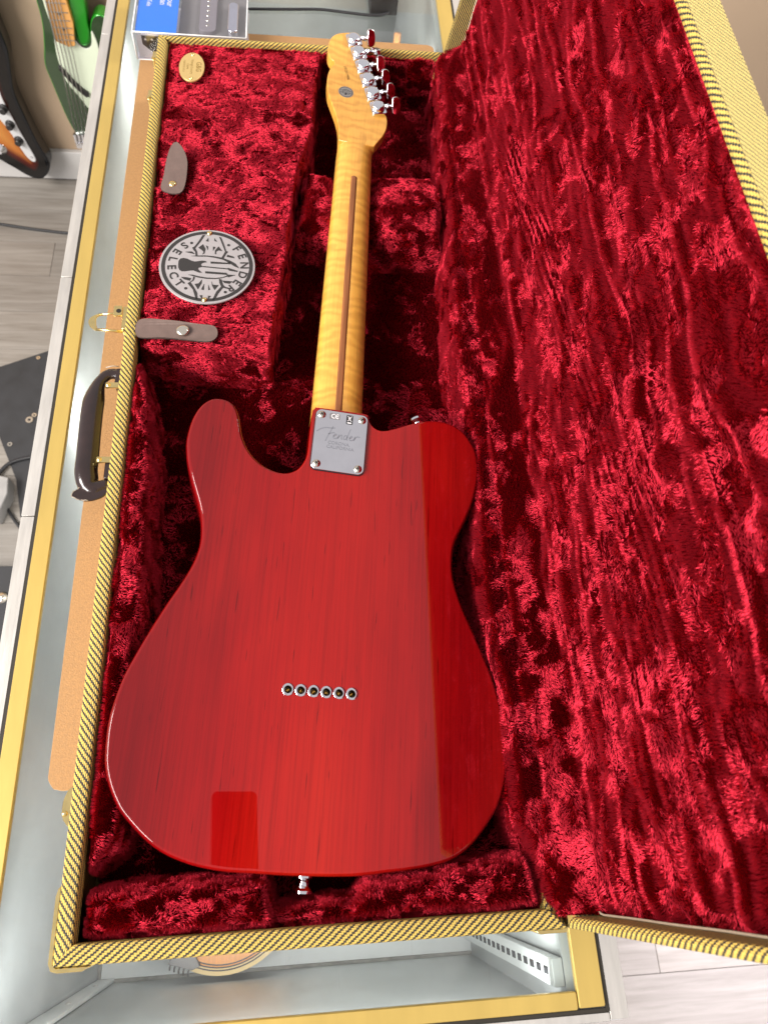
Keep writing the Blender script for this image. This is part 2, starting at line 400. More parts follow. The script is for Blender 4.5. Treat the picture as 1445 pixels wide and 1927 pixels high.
simple('guard_silver', (0.62, 0.62, 0.62), rough=0.35)
simple('blue_card', (0.004, 0.20, 0.85), rough=0.32, var=0.03, vscale=15)
simple('white_card', (0.72, 0.69, 0.68), rough=0.5)
simple('gray_card', (0.20, 0.19, 0.18), rough=0.45, var=0.1, vscale=30)
simple('lid_gray', (0.22, 0.20, 0.21), rough=0.4)
simple('pewter', (0.16, 0.15, 0.15), rough=0.45, metal=0.5)
simple('spruce', (0.75, 0.26, 0.015), rough=0.35, var=0.15, vscale=500, scale=(1, 0.05, 1), coat=0.5)
simple('rosewood', (0.045, 0.02, 0.01), rough=0.4)
simple('binding_cream', (0.74, 0.53, 0.24), rough=0.4)
simple('stick_wood', (0.50, 0.21, 0.065), rough=0.5, var=0.1, vscale=40)
simple('beige_board', (0.40, 0.355, 0.29), rough=0.5, var=0.10, vscale=20, scale=(0.15, 1, 1))
simple('red_led', (0.8, 0.01, 0.02), rough=0.3, emit=((1.0, 0.02, 0.04), 2.0))
# sunburst face: orange centre, dark edge follows the outline through a vertex attribute
m, nt, b = nmat('sunburst')
at = node(nt, "ShaderNodeAttribute"); at.attribute_name = "edge"
gr = noise(nt, coords(nt, scale=(1, 1, 0.05)), 300.0, 3.0)
L(nt, mixc(nt, 0.25, ramp(nt, at.outputs["Fac"], [(0.05, (0.010, 0.008, 0.007)), (0.30, (0.10, 0.012, 0.006)), (0.55, (0.50, 0.16, 0.03)), (1.0, (0.62, 0.27, 0.06))]), gr, 'MULTIPLY'), b.inputs["Base Color"])
b.inputs["Roughness"].default_value = 0.2; b.inputs["Specular IOR Level"].default_value = 0.35
# floor planks: grey-washed oak, varied by plank
m, nt, b = nmat('floor_plank')
oi = nt.nodes.new("ShaderNodeObjectInfo"); gv = coords(nt, scale=(0.07, 1, 1))
ad = nt.nodes.new("ShaderNodeVectorMath"); ad.operation = 'ADD'; L(nt, gv, ad.inputs[0]); L(nt, oi.outputs["Random"], ad.inputs[1])
g1 = noise(nt, ad.outputs[0], 60.0, 6.0, 0.65, 0.4)
cc = ramp(nt, g1, [(0.30, (0.185, 0.165, 0.142)), (0.52, (0.255, 0.235, 0.21)), (0.72, (0.315, 0.295, 0.265))])
vv = ramp(nt, oi.outputs["Random"], [(0, (0.86, 0.86, 0.86)), (1, (1.06, 1.05, 1.04))])
L(nt, mixc(nt, 1.0, cc, vv, 'MULTIPLY'), b.inputs["Base Color"]); b.inputs["Roughness"].default_value = 0.42; bump(nt, b, g1, 0.12)
simple('floor_joint', (0.17, 0.155, 0.14), rough=0.9)
# thin clear sheets
def clear(name, tint, refl, rough=0.02, ior=1.5, smudge=0.0):
    m, nt, b = nmat(name); nt.nodes.remove(b)
    t = node(nt, "ShaderNodeBsdfTransparent"); t.inputs[0].default_value = (*tint, 1)
    g = node(nt, "ShaderNodeBsdfGlossy"); g.inputs["Roughness"].default_value = rough; g.inputs[0].default_value = (refl, refl, refl, 1)
    fr = node(nt, "ShaderNodeFresnel", IOR=ior); x = node(nt, "ShaderNodeMixShader"); ge = nt.nodes.new("ShaderNodeNewGeometry")
    L(nt, math_(nt, 'MULTIPLY', math_(nt, 'SUBTRACT', 1.0, ge.outputs["Backfacing"]), math_(nt, 'MULTIPLY', fr.outputs[0], 1.5)), x.inputs[0]); L(nt, t.outputs[0], x.inputs[1]); L(nt, g.outputs[0], x.inputs[2])
    if smudge:
        df = node(nt, "ShaderNodeBsdfDiffuse"); df.inputs[0].default_value = (0.8, 0.82, 0.84, 1)
        sm = ramp(nt, noise(nt, coords(nt), 9.0, 8.0, 0.72, 0.6), [(0.42, (0.004, 0.004, 0.004)), (0.78, (smudge, smudge, smudge))])
        st = ramp(nt, noise(nt, coords(nt, scale=(1, 0.04, 1)), 240.0, 2.0), [(0.70, (0, 0, 0)), (0.76, (0.05, 0.05, 0.05))])
        ad2 = node(nt, "ShaderNodeMixShader"); L(nt, math_(nt, 'ADD', sm, st), ad2.inputs[0]); L(nt, x.outputs[0], ad2.inputs[1]); L(nt, df.outputs[0], ad2.inputs[2]); x = ad2
    L(nt, x.outputs[0], nt.nodes["Material Output"].inputs["Surface"])
clear('glass', (0.93, 0.96, 0.95), 1.0, 0.02, 1.45, 0.07); clear('clear_plastic', (0.95, 0.95, 0.97), 1.0, 0.05, 1.5)

# ------------------------------------------------------------------ shape helpers
from mathutils.geometry import tessellate_polygon

def resample(pts, n, closed=True):
    p = np.asarray(pts, float); m = len(p)
    if closed: idx = [(i - 1) % m for i in range(m)], list(range(m)), [(i + 1) % m for i in range(m)], [(i + 2) % m for i in range(m)]
    else: idx = [max(i - 1, 0) for i in range(m - 1)], list(range(m - 1)), list(range(1, m)), [min(i + 2, m - 1) for i in range(m - 1)]
    out = []
    for a, b_, c, d in zip(*idx):
        for t in np.linspace(0, 1, 8, endpoint=False):
            out.append(0.5*((2*p[b_]) + (p[c] - p[a])*t + (2*p[a] - 5*p[b_] + 4*p[c] - p[d])*t*t + (3*p[b_] - p[a] - 3*p[c] + p[d])*t**3))
    if not closed: out.append(p[-1])
    o = np.array(out); q = np.vstack([o, o[:1]]) if closed else o
    s = np.concatenate([[0], np.cumsum(np.linalg.norm(np.diff(q, axis=0), axis=1))])
    t = np.linspace(0, s[-1], n, endpoint=not closed)
    return np.stack([np.interp(t, s, q[:, k]) for k in range(p.shape[1])], 1)

def ccw(o):
    o = np.asarray(o, float); a = np.sum(o[:, 0]*np.roll(o[:, 1], -1) - np.roll(o[:, 0], -1)*o[:, 1])
    return o if a > 0 else o[::-1]

def out_normals(o):
    e = np.roll(o, -1, 0) - o; e /= np.maximum(np.linalg.norm(e, axis=1, keepdims=True), 1e-9)
    n = np.stack([e[:, 1], -e[:, 0]], 1); n = n + np.roll(n, 1, 0)
    return n/np.maximum(np.linalg.norm(n, axis=1, keepdims=True)**2, 0.4)*1.0

def slab(name, outline, ztop, zbot, mat, parent=None, rt=0.0, rb=0.0, steps=3, holes=(), hole_depth=6.0, T=None, local=False, mats=None, cap_mat=0, side_mat=0, vr=None):
    """an outline (mm) given thickness between zbot and ztop, edges rounded; T maps (n,3) to the place"""
    o = ccw(outline); n = len(o); N = out_normals(o)
    vr = np.ones(n) if vr is None else (np.asarray(vr) if np.allclose(o[0], np.asarray(outline)[0]) else np.asarray(vr)[::-1])
    prof = []
    for k in range(steps + 1 if rt else 1):
        a = (math.pi/2)*(k/steps if rt else 1); prof.append((rt*(1 - math.sin(a)), ztop - rt*(1 - math.cos(a))))
    for k in range(steps + 1 if rb else 1):
        a = (math.pi/2)*(k/steps if rb else 0); prof.append((rb*(1 - math.cos(a)), zbot + rb*(1 - math.sin(a))))
    V, F, sm, fm = [], [], [], []
    for ins, z in prof: V += [(*(p - q*ins*f), ztop - (ztop - z)*f if (ztop - z) < rt + 1e-6 else z) for p, q, f in zip(o, N, vr)]
    for r in range(len(prof) - 1):
        for i in range(n):
            j = (i + 1) % n; F.append((r*n + i, (r + 1)*n + i, (r + 1)*n + j, r*n + j)); sm.append(True); fm.append(side_mat)
    top = [(*(p - q*prof[0][0]*f), ztop) for p, q, f in zip(o, N, vr)]; bot = [(*(p - q*prof[-1][0]*f), zbot) for p, q, f in zip(o, N, vr)]
    b0 = len(V); V += top
    hs = []
    for h in holes:
        hs.append(len(V)); V += [(*p, ztop) for p in h]
    for t in tessellate_polygon([[Vector(p) for p in top]] + [[Vector((*p, ztop)) for p in h] for h in holes]):
        a, b_, c = (b0 + i for i in t)
        nz = np.cross(np.subtract(V[b_], V[a]), np.subtract(V[c], V[a]))[2]
        F.append((a, b_, c) if nz > 0 else (a, c, b_)); sm.append(False); fm.append(cap_mat)
    for h, s0 in zip(holes, hs):
        w0 = len(V); m_ = len(h); V += [(*p, ztop) for p in h] + [(*p, ztop - hole_depth) for p in h]
        for i in range(m_):
            j = (i + 1) % m_; F.append((w0 + i, w0 + j, w0 + m_ + j, w0 + m_ + i)); sm.append(True); fm.append(side_mat)
    b1 = len(V); V += bot
    for t in tessellate_polygon([[Vector(p) for p in bot]]):
        a, b_, c = (b1 + i for i in t)
        nz = np.cross(np.subtract(V[b_], V[a]), np.subtract(V[c], V[a]))[2]
        F.append((a, b_, c) if nz < 0 else (a, c, b_)); sm.append(False); fm.append(cap_mat)
    V = np.array(V, float)
    if T is not None: V = T(V)
    ob = mesh(name, V, F, mat, parent, local=local, mats=mats, fm=fm if mats else None)
    ob.data.polygons.foreach_set("use_smooth", np.array(sm, bool))
    return ob

def box(name, x0, x1, y0, y1, z0, z1, mat, parent=None, r=0.0, local=False, T=None):
    o = [(x0, y0), (x1, y0), (x1, y1), (x0, y1)]
    if r: return slab(name, rrect(x0, x1, y0, y1, min(r, (x1-x0)/2.01, (y1-y0)/2.01), 2), z1, z0, mat, parent, rt=min(r, (z1 - z0)/2.1), rb=0, steps=2, local=local, T=T)
    return slab(name, o, z1, z0, mat, parent, local=local, T=T)

def rrect(x0, x1, y0, y1, r, k=5):
    p = []
    for cx, cy, a0 in ((x1 - r, y0 + r, -90), (x1 - r, y1 - r, 0), (x0 + r, y1 - r, 90), (x0 + r, y0 + r, 180)):
        for t in range(k + 1):
            a = math.radians(a0 + 90*t/k); p.append((cx + r*math.cos(a), cy + r*math.sin(a)))
    return np.array(p)

def circle(cx, cy, r, n=24, ry=None): return np.array([(cx + r*math.cos(2*math.pi*i/n), cy + (ry or r)*math.sin(2*math.pi*i/n)) for i in range(n)])

def tube(name, pts, r, mat, parent=None, n=10, local=False, flat=1.0, cap=True, uv=False):
    p = np.asarray(pts, float); m_ = len(p); r = np.broadcast_to(np.asarray(r, float), (m_,))
    t = np.gradient(p, axis=0); t /= np.maximum(np.linalg.norm(t, axis=1, keepdims=True), 1e-9)
    ref = np.array([0, 0, 1.0]) if abs(t[0][2]) < 0.9 else np.array([1.0, 0, 0])
    V, F = [], []; u = np.cross(ref, t[0]); u /= np.linalg.norm(u)
    for i in range(m_):
        u = u - t[i]*(u @ t[i]); u /= np.linalg.norm(u); w = np.cross(t[i], u)
        for k in range(n):
            a = 2*math.pi*k/n; V.append(p[i] + r[i]*(math.cos(a)*u + flat*math.sin(a)*w))
    for i in range(m_ - 1):
        for k in range(n):
            l = (k + 1) % n; F.append((i*n + k, i*n + l, (i + 1)*n + l, (i + 1)*n + k))
    if cap: F.append(tuple(range(n))[::-1]); F.append(tuple((m_ - 1)*n + k for k in range(n)))
    return mesh(name, V, F, mat, parent, smooth=True, local=local)

def lathe(name, prof, mat, parent=None, n=24, T=None, local=False, mats=None, fmr=None, cap=True):
    """prof: (radius, z) from top to bottom"""
    V, F, fm = [], [], []
    for r, z in prof: V += [(r*math.cos(2*math.pi*k/n), r*math.sin(2*math.pi*k/n), z) for k in range(n)]
    for i in range(len(prof) - 1):
        for k in range(n):
            l = (k + 1) % n; F.append((i*n + k, (i + 1)*n + k, (i + 1)*n + l, i*n + l)); fm.append(fmr[i] if fmr else 0)
    if cap and prof[0][0] > 0: F.append(tuple(range(n))); fm.append(fmr[0] if fmr else 0)
    if cap and prof[-1][0] > 0: F.append(tuple((len(prof) - 1)*n + k for k in range(n))[::-1]); fm.append(fmr[-1] if fmr else 0)
    V = np.array(V, float)
    if T is not None: V = T(V)
    return smooth_by_angle(mesh(name, V, F, mat, parent, local=local, mats=mats, fm=fm if mats else None), 40)

def at(x, y, z, rz=0.0, A=None):
    """transform: optional 3x3 A, then turn about z, then shift"""
    c, s = math.cos(rz), math.sin(rz); R = np.array([[c, -s, 0], [s, c, 0], [0, 0, 1.0]])
    if A is not None: R = R @ np.asarray(A, float)
    return lambda V: np.asarray(V) @ R.T + np.array([x, y, z])

def text_geo(body, size, bold=0.0, ext=0.0, align='CENTER'):
    cu = bpy.data.curves.new("lettering", 'FONT'); cu.body = body; cu.size = size; cu.align_x = align; cu.align_y = 'CENTER'; cu.offset = bold; cu.extrude = ext; cu.resolution_u = 3
    o = bpy.data.objects.new("lettering", cu); col.objects.link(o)
    bpy.context.view_layer.update()
    me = o.to_mesh(); V = np.empty(len(me.vertices)*3); me.vertices.foreach_get("co", V); F = [tuple(p.vertices) for p in me.polygons]
    o.to_mesh_clear(); bpy.data.objects.remove(o); bpy.data.curves.remove(cu)
    return V.reshape(-1, 3), F

def text(name, body, size, mat, parent, T, bold=0.0, ext=0.0, local=False, align='CENTER'):
    V, F = text_geo(body, size, bold, ext, align)
    return mesh(name, T(V), F, mat, parent, local=local)

def join_geo(parts):
    V, F, k = [], [], 0
    for v, f in parts:
        V.append(np.asarray(v, float)); F += [tuple(i + k for i in q) for q in f]; k += len(v)
    return np.vstack(V), F

def flat_poly(poly, z, z0=None):
    """a thin raised shape: (V, F)"""
    o = ccw(poly); n = len(o); z0 = z - 0.5 if z0 is None else z0
    V = [(*p, z) for p in o] + [(*p, z0) for p in o]
    F = []
    for t in tessellate_polygon([[Vector((*p, 0)) for p in o]]):
        a, b_, c = t; nz = np.cross(np.subtract(V[b_], V[a]), np.subtract(V[c], V[a]))[2]; F.append((a, b_, c) if nz > 0 else (a, c, b_))
    for i in range(n): F.append((i, n + i, n + (i + 1) % n, (i + 1) % n))
    return V, F

def ring_geo(cx, cy, r0, r1, z, z0, n=64):
    V, F = [], []
    for k in range(n):
        a = 2*math.pi*k/n; c, s = math.cos(a), math.sin(a)
        V += [(cx + r0*c, cy + r0*s, z), (cx + r1*c, cy + r1*s, z), (cx + r1*c, cy + r1*s, z0), (cx + r0*c, cy + r0*s, z0)]
    for k in range(n):
        a, b_ = 4*k, 4*((k + 1) % n)
        F += [(a, a + 1, b_ + 1, b_), (a + 1, a + 2, b_ + 2, b_ + 1), (a + 3, a, b_, b_ + 3)]
    return V, F

def stroke_geo(pts, w, z, z0, n=28, wfun=None):
    """a flat brush stroke along a polyline"""
    p = resample(pts, n, closed=False); t = np.gradient(p, axis=0); t /= np.maximum(np.linalg.norm(t, axis=1, keepdims=True), 1e-9)
    nn = np.stack([-t[:, 1], t[:, 0]], 1); ww = (w*np.ones(n) if wfun is None else w*np.array([wfun(i/(n - 1)) for i in range(n)]))[:, None]/2
    a, b_ = p + nn*ww, p - nn*ww
    V = [(*q, z) for q in a] + [(*q, z) for q in b_] + [(*q, z0) for q in a] + [(*q, z0) for q in b_]; F = []
    for i in range(n - 1):
        F += [(i, n + i, n + i + 1, i + 1), (i, i + 1, 2*n + i + 1, 2*n + i), (n + i, 3*n + i, 3*n + i + 1, n + i + 1)]
    return V, F

def clone(o, parent, loc=None, rot=None):
    c = o.copy(); col.objects.link(c); c.parent = parent
    if loc is not None: c.location = loc
    if rot is not None: c.rotation_euler = rot
    return c

# outline of the guitar body (mm, y along the neck) and the emblem's shapes
BODY_PTS = [[-22.0, 269.0], [-25.6, 267.6], [-27.6, 264.0], [-28.3, 239.4], [-28.8, 220.6], [-31.0, 211.1], [-36.1, 202.9], [-41.9, 198.8], [-48.9, 197.0], [-57.2, 197.9], [-67.8, 202.1], [-76.7, 209.0], [-83.7, 217.6], [-89.1, 228.5], [-92.4, 239.8], [-95.1, 250.0], [-98.6, 257.9], [-103.3, 262.5], [-108.8, 265.3], [-116.2, 266.0], [-123.2, 264.3], [-129.6, 259.1], [-134.7, 251.1], [-138.3, 240.0], [-140.0, 228.1], [-140.3, 216.6], [-138.7, 205.4], [-136.3, 194.6], [-132.8, 184.0], [-128.4, 172.6], [-123.3, 160.2], [-119.3, 148.9], [-116.7, 138.7], [-115.4, 129.2], [-115.0, 121.7], [-115.7, 113.5], [-118.3, 102.1], [-122.4, 90.8], [-127.9, 78.4], [-134.2, 65.3], [-140.3, 51.5], [-146.0, 37.9], [-150.4, 26.5], [-154.6, 15.3], [-158.1, 5.2], [-160.7, -4.8], [-163.1, -18.3], [-164.4, -29.4], [-164.5, -40.3], [-163.7, -51.8], [-162.3, -63.1], [-159.6, -72.7], [-156.0, -81.3], [-151.3, -89.7], [-144.9, -98.8], [-136.8, -106.7], [-127.3, -114.9], [-118.2, -121.5], [-107.6, -127.2], [-95.6, -131.6], [-83.9, -134.7], [-68.9, -137.2], [-54.7, -138.3], [-38.5, -138.6], [-18.3, -139.2], [8.2, -139.2], [35.8, -138.4], [51.8, -136.8], [62.0, -135.4], [80.7, -133.0], [100.1, -129.4], [113.6, -125.5], [125.1, -119.0], [135.2, -110.3], [143.1, -101.2], [150.4, -91.0], [156.2, -81.0], [160.5, -68.7], [163.2, -55.5], [164.6, -44.2], [164.4, -30.7], [162.9, -18.2], [160.6, -5.4], [156.0, 10.9], [150.9, 26.1], [145.0, 39.3], [137.8, 55.4], [130.7, 70.8], [124.3, 84.5], [119.7, 96.6], [116.4, 107.9], [114.7, 118.5], [114.4, 128.3], [115.3, 137.8], [117.8, 147.8], [122.8, 159.5], [128.2, 171.4], [133.5, 185.8], [137.6, 201.4], [140.0, 219.4], [139.4, 233.8], [137.2, 244.7], [132.5, 253.7], [125.7, 262.8], [116.4, 269.5], [107.3, 272.5], [97.1, 273.3], [85.6, 271.9], [75.6, 268.6], [65.6, 263.9], [54.7, 257.9], [46.0, 253.8], [39.5, 252.6], [35.0, 253.8], [31.0, 256.9], [27.9, 262.2], [26.4, 266.2], [23.2, 268.6]]
EMB = [[[-30.4, 0.5], [-30.3, 5.6], [-28.6, 8.8], [-25.1, 9.8], [-21.2, 8.6], [-17.2, 6.3], [-13.3, 5.2], [-9.5, 5.9], [-6.4, 6.7], [-2.5, 6.4], [-0.7, 4.9], [-3.2, 4.3], [-5.8, 3.4], [-6.9, 0.8], [-4.9, -1.2], [-6.7, -2.3], [-9.0, -2.9], [-9.7, -4.9], [-7.7, -7.4], [-5.3, -9.4], [-7.9, -9.8], [-11.1, -8.3], [-14.2, -6.9], [-18.8, -7.3], [-22.6, -8.3], [-26.4, -8.4], [-28.8, -6.6], [-30.2, -3.1]], [[-4.9, -0.7], [21.6, -3.0], [21.9, -2.3], [32.2, -6.0], [31.8, -7.4], [23.6, -6.0], [21.6, -4.2], [-4.8, -1.9]], [[3.1, 5.8], [20.9, 4.7], [21.7, 6.0], [24.4, 5.4], [24.1, 3.0], [3.5, 3.2]], [[-1.9, -7.7], [20.2, -9.2], [21.9, -11.5], [30.0, -11.8], [22.4, -15.1], [20.3, -11.6], [-1.8, -10.3]], [[-17.6, 12.8], [-11.4, 13.6], [-2.8, 14.1], [6.6, 13.2], [15.2, 11.5], [24.0, 7.6], [29.6, 3.7], [33.6, -2.4], [28.1, 0.5], [22.5, 5.0], [16.1, 8.9], [8.2, 11.2], [-1.2, 12.7], [-10.5, 12.4]], [[-19.3, -12.9], [-14.7, -12.8], [-9.2, -14.6], [0.0, -16.3], [9.3, -16.5], [16.2, -15.3], [21.5, -12.6], [21.5, -14.1], [15.4, -16.5], [9.3, -17.7], [0.1, -17.8], [-9.2, -16.3], [-14.6, -14.5]], [[-4.1, 43.1], [-6.9, 42.4], [-10.1, 34.8], [-14.7, 26.1], [-17.0, 24.4], [-15.2, 20.8], [-13.6, 18.8], [-12.9, 13.5], [-11.0, 13.6], [-11.6, 18.8], [-13.8, 24.0], [-11.3, 28.3], [-7.7, 34.9]], [[11.0, 41.0], [13.1, 40.0], [16.1, 31.6], [19.2, 21.1], [21.2, 20.1], [19.4, 17.4], [16.8, 11.0], [14.5, 11.5], [18.1, 20.0], [14.6, 30.5]], [[-24.1, 18.3], [-17.1, 19.1], [-13.8, 15.6], [-19.3, 17.0]], [[20.6, 15.9], [27.3, 13.5], [28.2, 11.4], [19.9, 13.2]], [[-10.4, 24.7], [-5.9, 29.6], [-2.9, 23.4], [-3.7, 17.0], [-6.0, 15.4], [-4.6, 19.1], [-6.3, 21.1]], [[14.9, 20.9], [10.8, 27.1], [7.4, 21.7], [7.2, 16.9], [8.8, 16.0], [8.3, 19.6], [10.9, 21.8]], [[-2.7, 28.2], [-0.2, 26.7], [-0.4, 21.4]], [[4.9, 26.9], [7.6, 25.9], [5.1, 21.1]], [[-0.4, 38.9], [-3.0, 34.5], [-0.2, 33.6]], [[6.0, 38.7], [8.9, 34.0], [6.1, 34.9]], [[-13.8, -15.3], [-14.7, -20.3], [-19.4, -24.5], [-13.7, -32.3], [-10.0, -45.0], [-8.1, -46.0], [-8.9, -37.1], [-12.7, -29.3], [-16.5, -22.9], [-13.5, -20.8], [-12.2, -16.2]], [[12.8, -17.4], [15.5, -18.3], [17.3, -25.4], [20.1, -28.8], [17.4, -29.4], [13.1, -36.5], [8.9, -46.5], [7.0, -45.5], [10.7, -34.6], [15.5, -27.9], [13.4, -22.5]], [[-26.7, -16.2], [-22.1, -16.4], [-16.0, -17.4], [-17.3, -20.9], [-23.5, -19.1]], [[16.3, -19.8], [27.2, -20.5], [24.2, -23.6], [18.7, -22.8]], [[-12.1, -25.3], [-8.0, -24.2], [-4.8, -19.0], [-5.0, -24.1], [-8.4, -32.2]], [[5.2, -21.2], [6.6, -25.7], [12.7, -26.0], [8.8, -32.6], [5.9, -26.7]], [[-2.3, -24.5], [-2.3, -33.0], [-5.0, -32.1]], [[2.0, -25.8], [4.2, -32.3], [2.3, -32.8]], [[-6.5, -40.0], [-3.5, -39.9], [-3.6, -45.4]], [[2.2, -40.3], [5.3, -40.7], [2.8, -45.2]]]

# ------------------------------------------------------------------ the setting: wall, skirting, plank floor
ZF, YW = -1036.0, 1776.0
wall = tag(box("wall", -2600, 3200, YW, YW + 60, ZF, 320, M['wall_paint']), kind='structure')
sk = tag(box("skirting_board", -2600, 3200, YW - 16, YW - 0.5, ZF + 3, ZF + 96, M['skirting_white'], r=3), kind='structure')
floor = tag(box("floor", -2600, 3200, -1700, YW, ZF - 30, ZF - 3, M['floor_joint']), kind='structure')
pk = None; PW, PL = 126.0, 1180.0
for iy in range(24):
    y0 = YW - 15 - (iy + 1)*PW
    off = (iy*437) % PL
    for ix in range(-2, 3):
        x0 = ix*PL + off - 400
        if x0 + PL < -1500 or x0 > 2000 or (x0 > -560 and x0 + PL < 500): continue
        if pk is None:
            pk = slab("plank", rrect(0, PL - 0.9, 0, PW - 0.9, 0.4, 1), 3.0, 0.0, M['floor_plank'], floor, rt=0.6, steps=1, local=True); q = pk
        else: q = clone(pk, floor)
        q.location = Vector((x0, y0, ZF - 3.0))*S

# ------------------------------------------------------------------ glass display counter
ZG = -89.0            # top of the glass
ctr = tag(empty("display_counter", (-30, 600, ZF)), "long glass-topped display counter with brass-coloured trim and silver edge strips", "counter")
Y0, Y1 = -257.0, 1560.0
box("cabinet_panel", -294, -276, Y0 - 2, Y1, ZF, ZG - 9, M['cabinet_metal'], ctr)
box("cabinet_panel", 206, 250, Y0 - 2, Y1, ZF, ZG - 9, M['cabinet_metal'], ctr)
box("cabinet_panel", -294, 250, Y0 - 7, Y0, ZF, ZG - 9, M['cabinet_metal'], ctr)
box("cabinet_panel", -276, 206, Y1 - 12, Y1, ZF, ZG - 9, M['cabinet_metal'], ctr)
box("cabinet_floor", -276, 206, Y0, 330, -512, -500, M['cabinet_floor'], ctr)
bd = None
for i in range(8):
    yy = 332 + i*150
    bd = box("shelf_board", -275, 205, yy, yy + 147, -512, -499, M['beige_board'], ctr, r=1.5)
box("glass_top", -283, 236, Y0 + 4, Y1, ZG - 6, ZG, M['glass'], ctr)
tr = dict(r=1.2)
box("brass_trim", -280, -263.5, -239, Y1, ZG - 3, ZG + 2.5, M['gold_anodised'], ctr, r=1.6)
box("brass_trim", 211, 234, -252, Y1, ZG - 3, ZG + 2.5, M['gold_anodised'], ctr, r=1.6)
box("brass_trim", -281, 210.3, -253, -239.6, ZG - 3, ZG + 2.5, M['gold_anodised'], ctr, r=1.6)
box("trim_seal", -283.2, -280.2, -256, Y1, ZG - 8, ZG + 0.8, M['black_gap'], ctr)
box("trim_seal", 234.2, 237, -256, Y1, ZG - 8, ZG + 0.8, M['black_gap'], ctr)
box("trim_seal", -281, 234, -256, -253.2, ZG - 8, ZG + 0.8, M['black_gap'], ctr)
ys = -262.0; seg = 0
for a_, b_ in ((-262, 205), (205.8, 520), (520.7, 980), (980.8, Y1)):
    box("silver_strip", -297, -283.6, a_, b_, ZG - 12, ZG + 0.2, M['silver_edge'], ctr, r=1.0)
box("silver_strip", 237.4, 253.5, -262, Y1, ZG - 12, ZG + 0.2, M['silver_edge'], ctr, r=1.0)
box("silver_strip", -283.2, 237, -263, -256.4, ZG - 12, ZG + 0.2, M['silver_edge'], ctr, r=1.0)
# seams where the cabinet walls meet its floor
box("floor_seam", -275.5, 205.5, Y0 + 0.3, Y0 + 4, -499.8, -495, M['cabinet_seam'], ctr)
box("floor_seam", -275.6, -272, Y0 + 4, 330, -499.8, -496, M['cabinet_seam'], ctr)
# slotted upright on the right inner wall, with its slots sunk
up = box("slotted_upright", 196, 205.6, -238, -216, -498, ZG - 10, M['cabinet_metal'], ctr, r=1.2)
s0 = None
for i in range(17):
    if s0 is None: s0 = box("slot", 195.5, 196.3, -230, -224, -6, 6, M['slot_black'], up, local=True); s0.data.transform(Matrix.Translation(Vector((30, -600, 1036))*S)); q = s0
    else: q = clone(s0, up)
    q.location = Vector((0, 0, -470 + i*22))*S
# angle rail with screws in the front left corner
rail = box("corner_rail", -275.6, -254, Y0 + 0.5, Y0 + 5, -494, ZG - 10, M['cabinet_metal'], ctr, r=1.0)
for zz in (-440, -330, -220): lathe("rail_screw", [(0, 1.6), (2.2, 1.2), (3.4, 0.2), (3.4, 0)], M['steel'], rail, 12, T=at(-264, Y0 + 5, zz, 0, [[1, 0, 0], [0, 0, 1], [0, -1, 0]]))

# hardboard sheet under the case
hb = rrect(-237, 196, -60, 998, 12, 6)
wob = np.random.default_rng(3).normal(size=(len(hb), 2))*0.3
card = tag(slab("hardboard_sheet", hb + wob, -86.2, ZG + 0.1, None, None, rt=0.5, steps=1, mats=[M['hardboard'], M['hardboard_edge']], cap_mat=0, side_mat=1),
           "thin brown hardboard sheet lying on the glass under the open case", "board")

# ------------------------------------------------------------------ the guitar case
ZR = 2.0; X0, X1, YA, YB = -190.6, 182.4, -184.5, 845.0
case = tag(empty("guitar_case", (0, 330, -86)), "open tweed guitar case with red plush lining, its lid standing upright", "guitar case")
# base shell
def tray(name, x0, x1, y0, y1, z0, z1, t, mat, parent):
    box(name, x0 + 1, x1 - 1, y0 + 1, y1 - 1, z0, z0 + t, mat, parent)
    for a in ((x0 + 1, x0 + t, y0 + 1, y1 - 1), (x1 - t, x1 - 1, y0 + 1, y1 - 1), (x0 + t, x1 - t, y0 + 1, y0 + t), (x0 + t, x1 - t, y1 - t, y1 - 1)):
        box("shell_wall", a[0], a[1], a[2], a[3], z0 + t, z1, mat, parent)
simple('shell_tweed', (0.42, 0.30, 0.07), rough=0.7, var=0.5, vscale=900)
tray("shell_bottom", X0, X1, YA, YB, -86, -8, 4, M['shell_tweed'], case)

def rim(name, A, B, inn, w, drop, parent, mat, P=None, matside=None, mitre=True, vs=1.0, rise=0.0, wall_in=14, r=2.6, segs=60, matin=None):
    """a wrapped rim from corner A to corner B (2D), inn = inward unit vector. profile: across a, height h"""
    A, B, inn = (np.asarray(q, float) for q in (A, B, inn)); d = (B - A); Ln = np.linalg.norm(d); d /= Ln
    prof = [(0.0, -drop), (0.0, -r), (r*0.12, -r*0.5), (r*0.5, -r*0.12), (r, 0), (w*0.35, 0.5), (w*0.65, 0.5), (w - r, 0), (w - r*0.5, -r*0.12), (w - r*0.12, -r*0.5), (w, -r), (w, -wall_in)]
    arc = np.concatenate([[0], np.cumsum([math.dist(prof[i], prof[i + 1]) for i in range(len(prof) - 1)])])
    V, UV = [], []
    for t in range(segs + 1):
        for (a, h), v in zip(prof, arc):
            lo, hi = (a if mitre else 0), (Ln - a if mitre else Ln)
            s = lo + (hi - lo)*t/segs; p = A + d*s + inn*a
            V.append((p[0], p[1], h + rise)); UV.append((s, vs*v))
    n = len(prof); F, fm = [], []
    for t in range(segs):
        for k in range(n - 1):
            F.append((t*n + k, t*n + k + 1, (t + 1)*n + k + 1, (t + 1)*n + k)); fm.append(1 if (k == 0 and matside) or (k == n - 2 and matin) else 0)
    V = np.array(V)
    if P is not None: V = P(V)
    return mesh(name, V, F, None, parent, smooth=True, uv=UV, mats=[mat] + ([matside or matin] if matside or matin else []), fm=fm)
up2 = lambda V: V + np.array([0, 0, ZR])
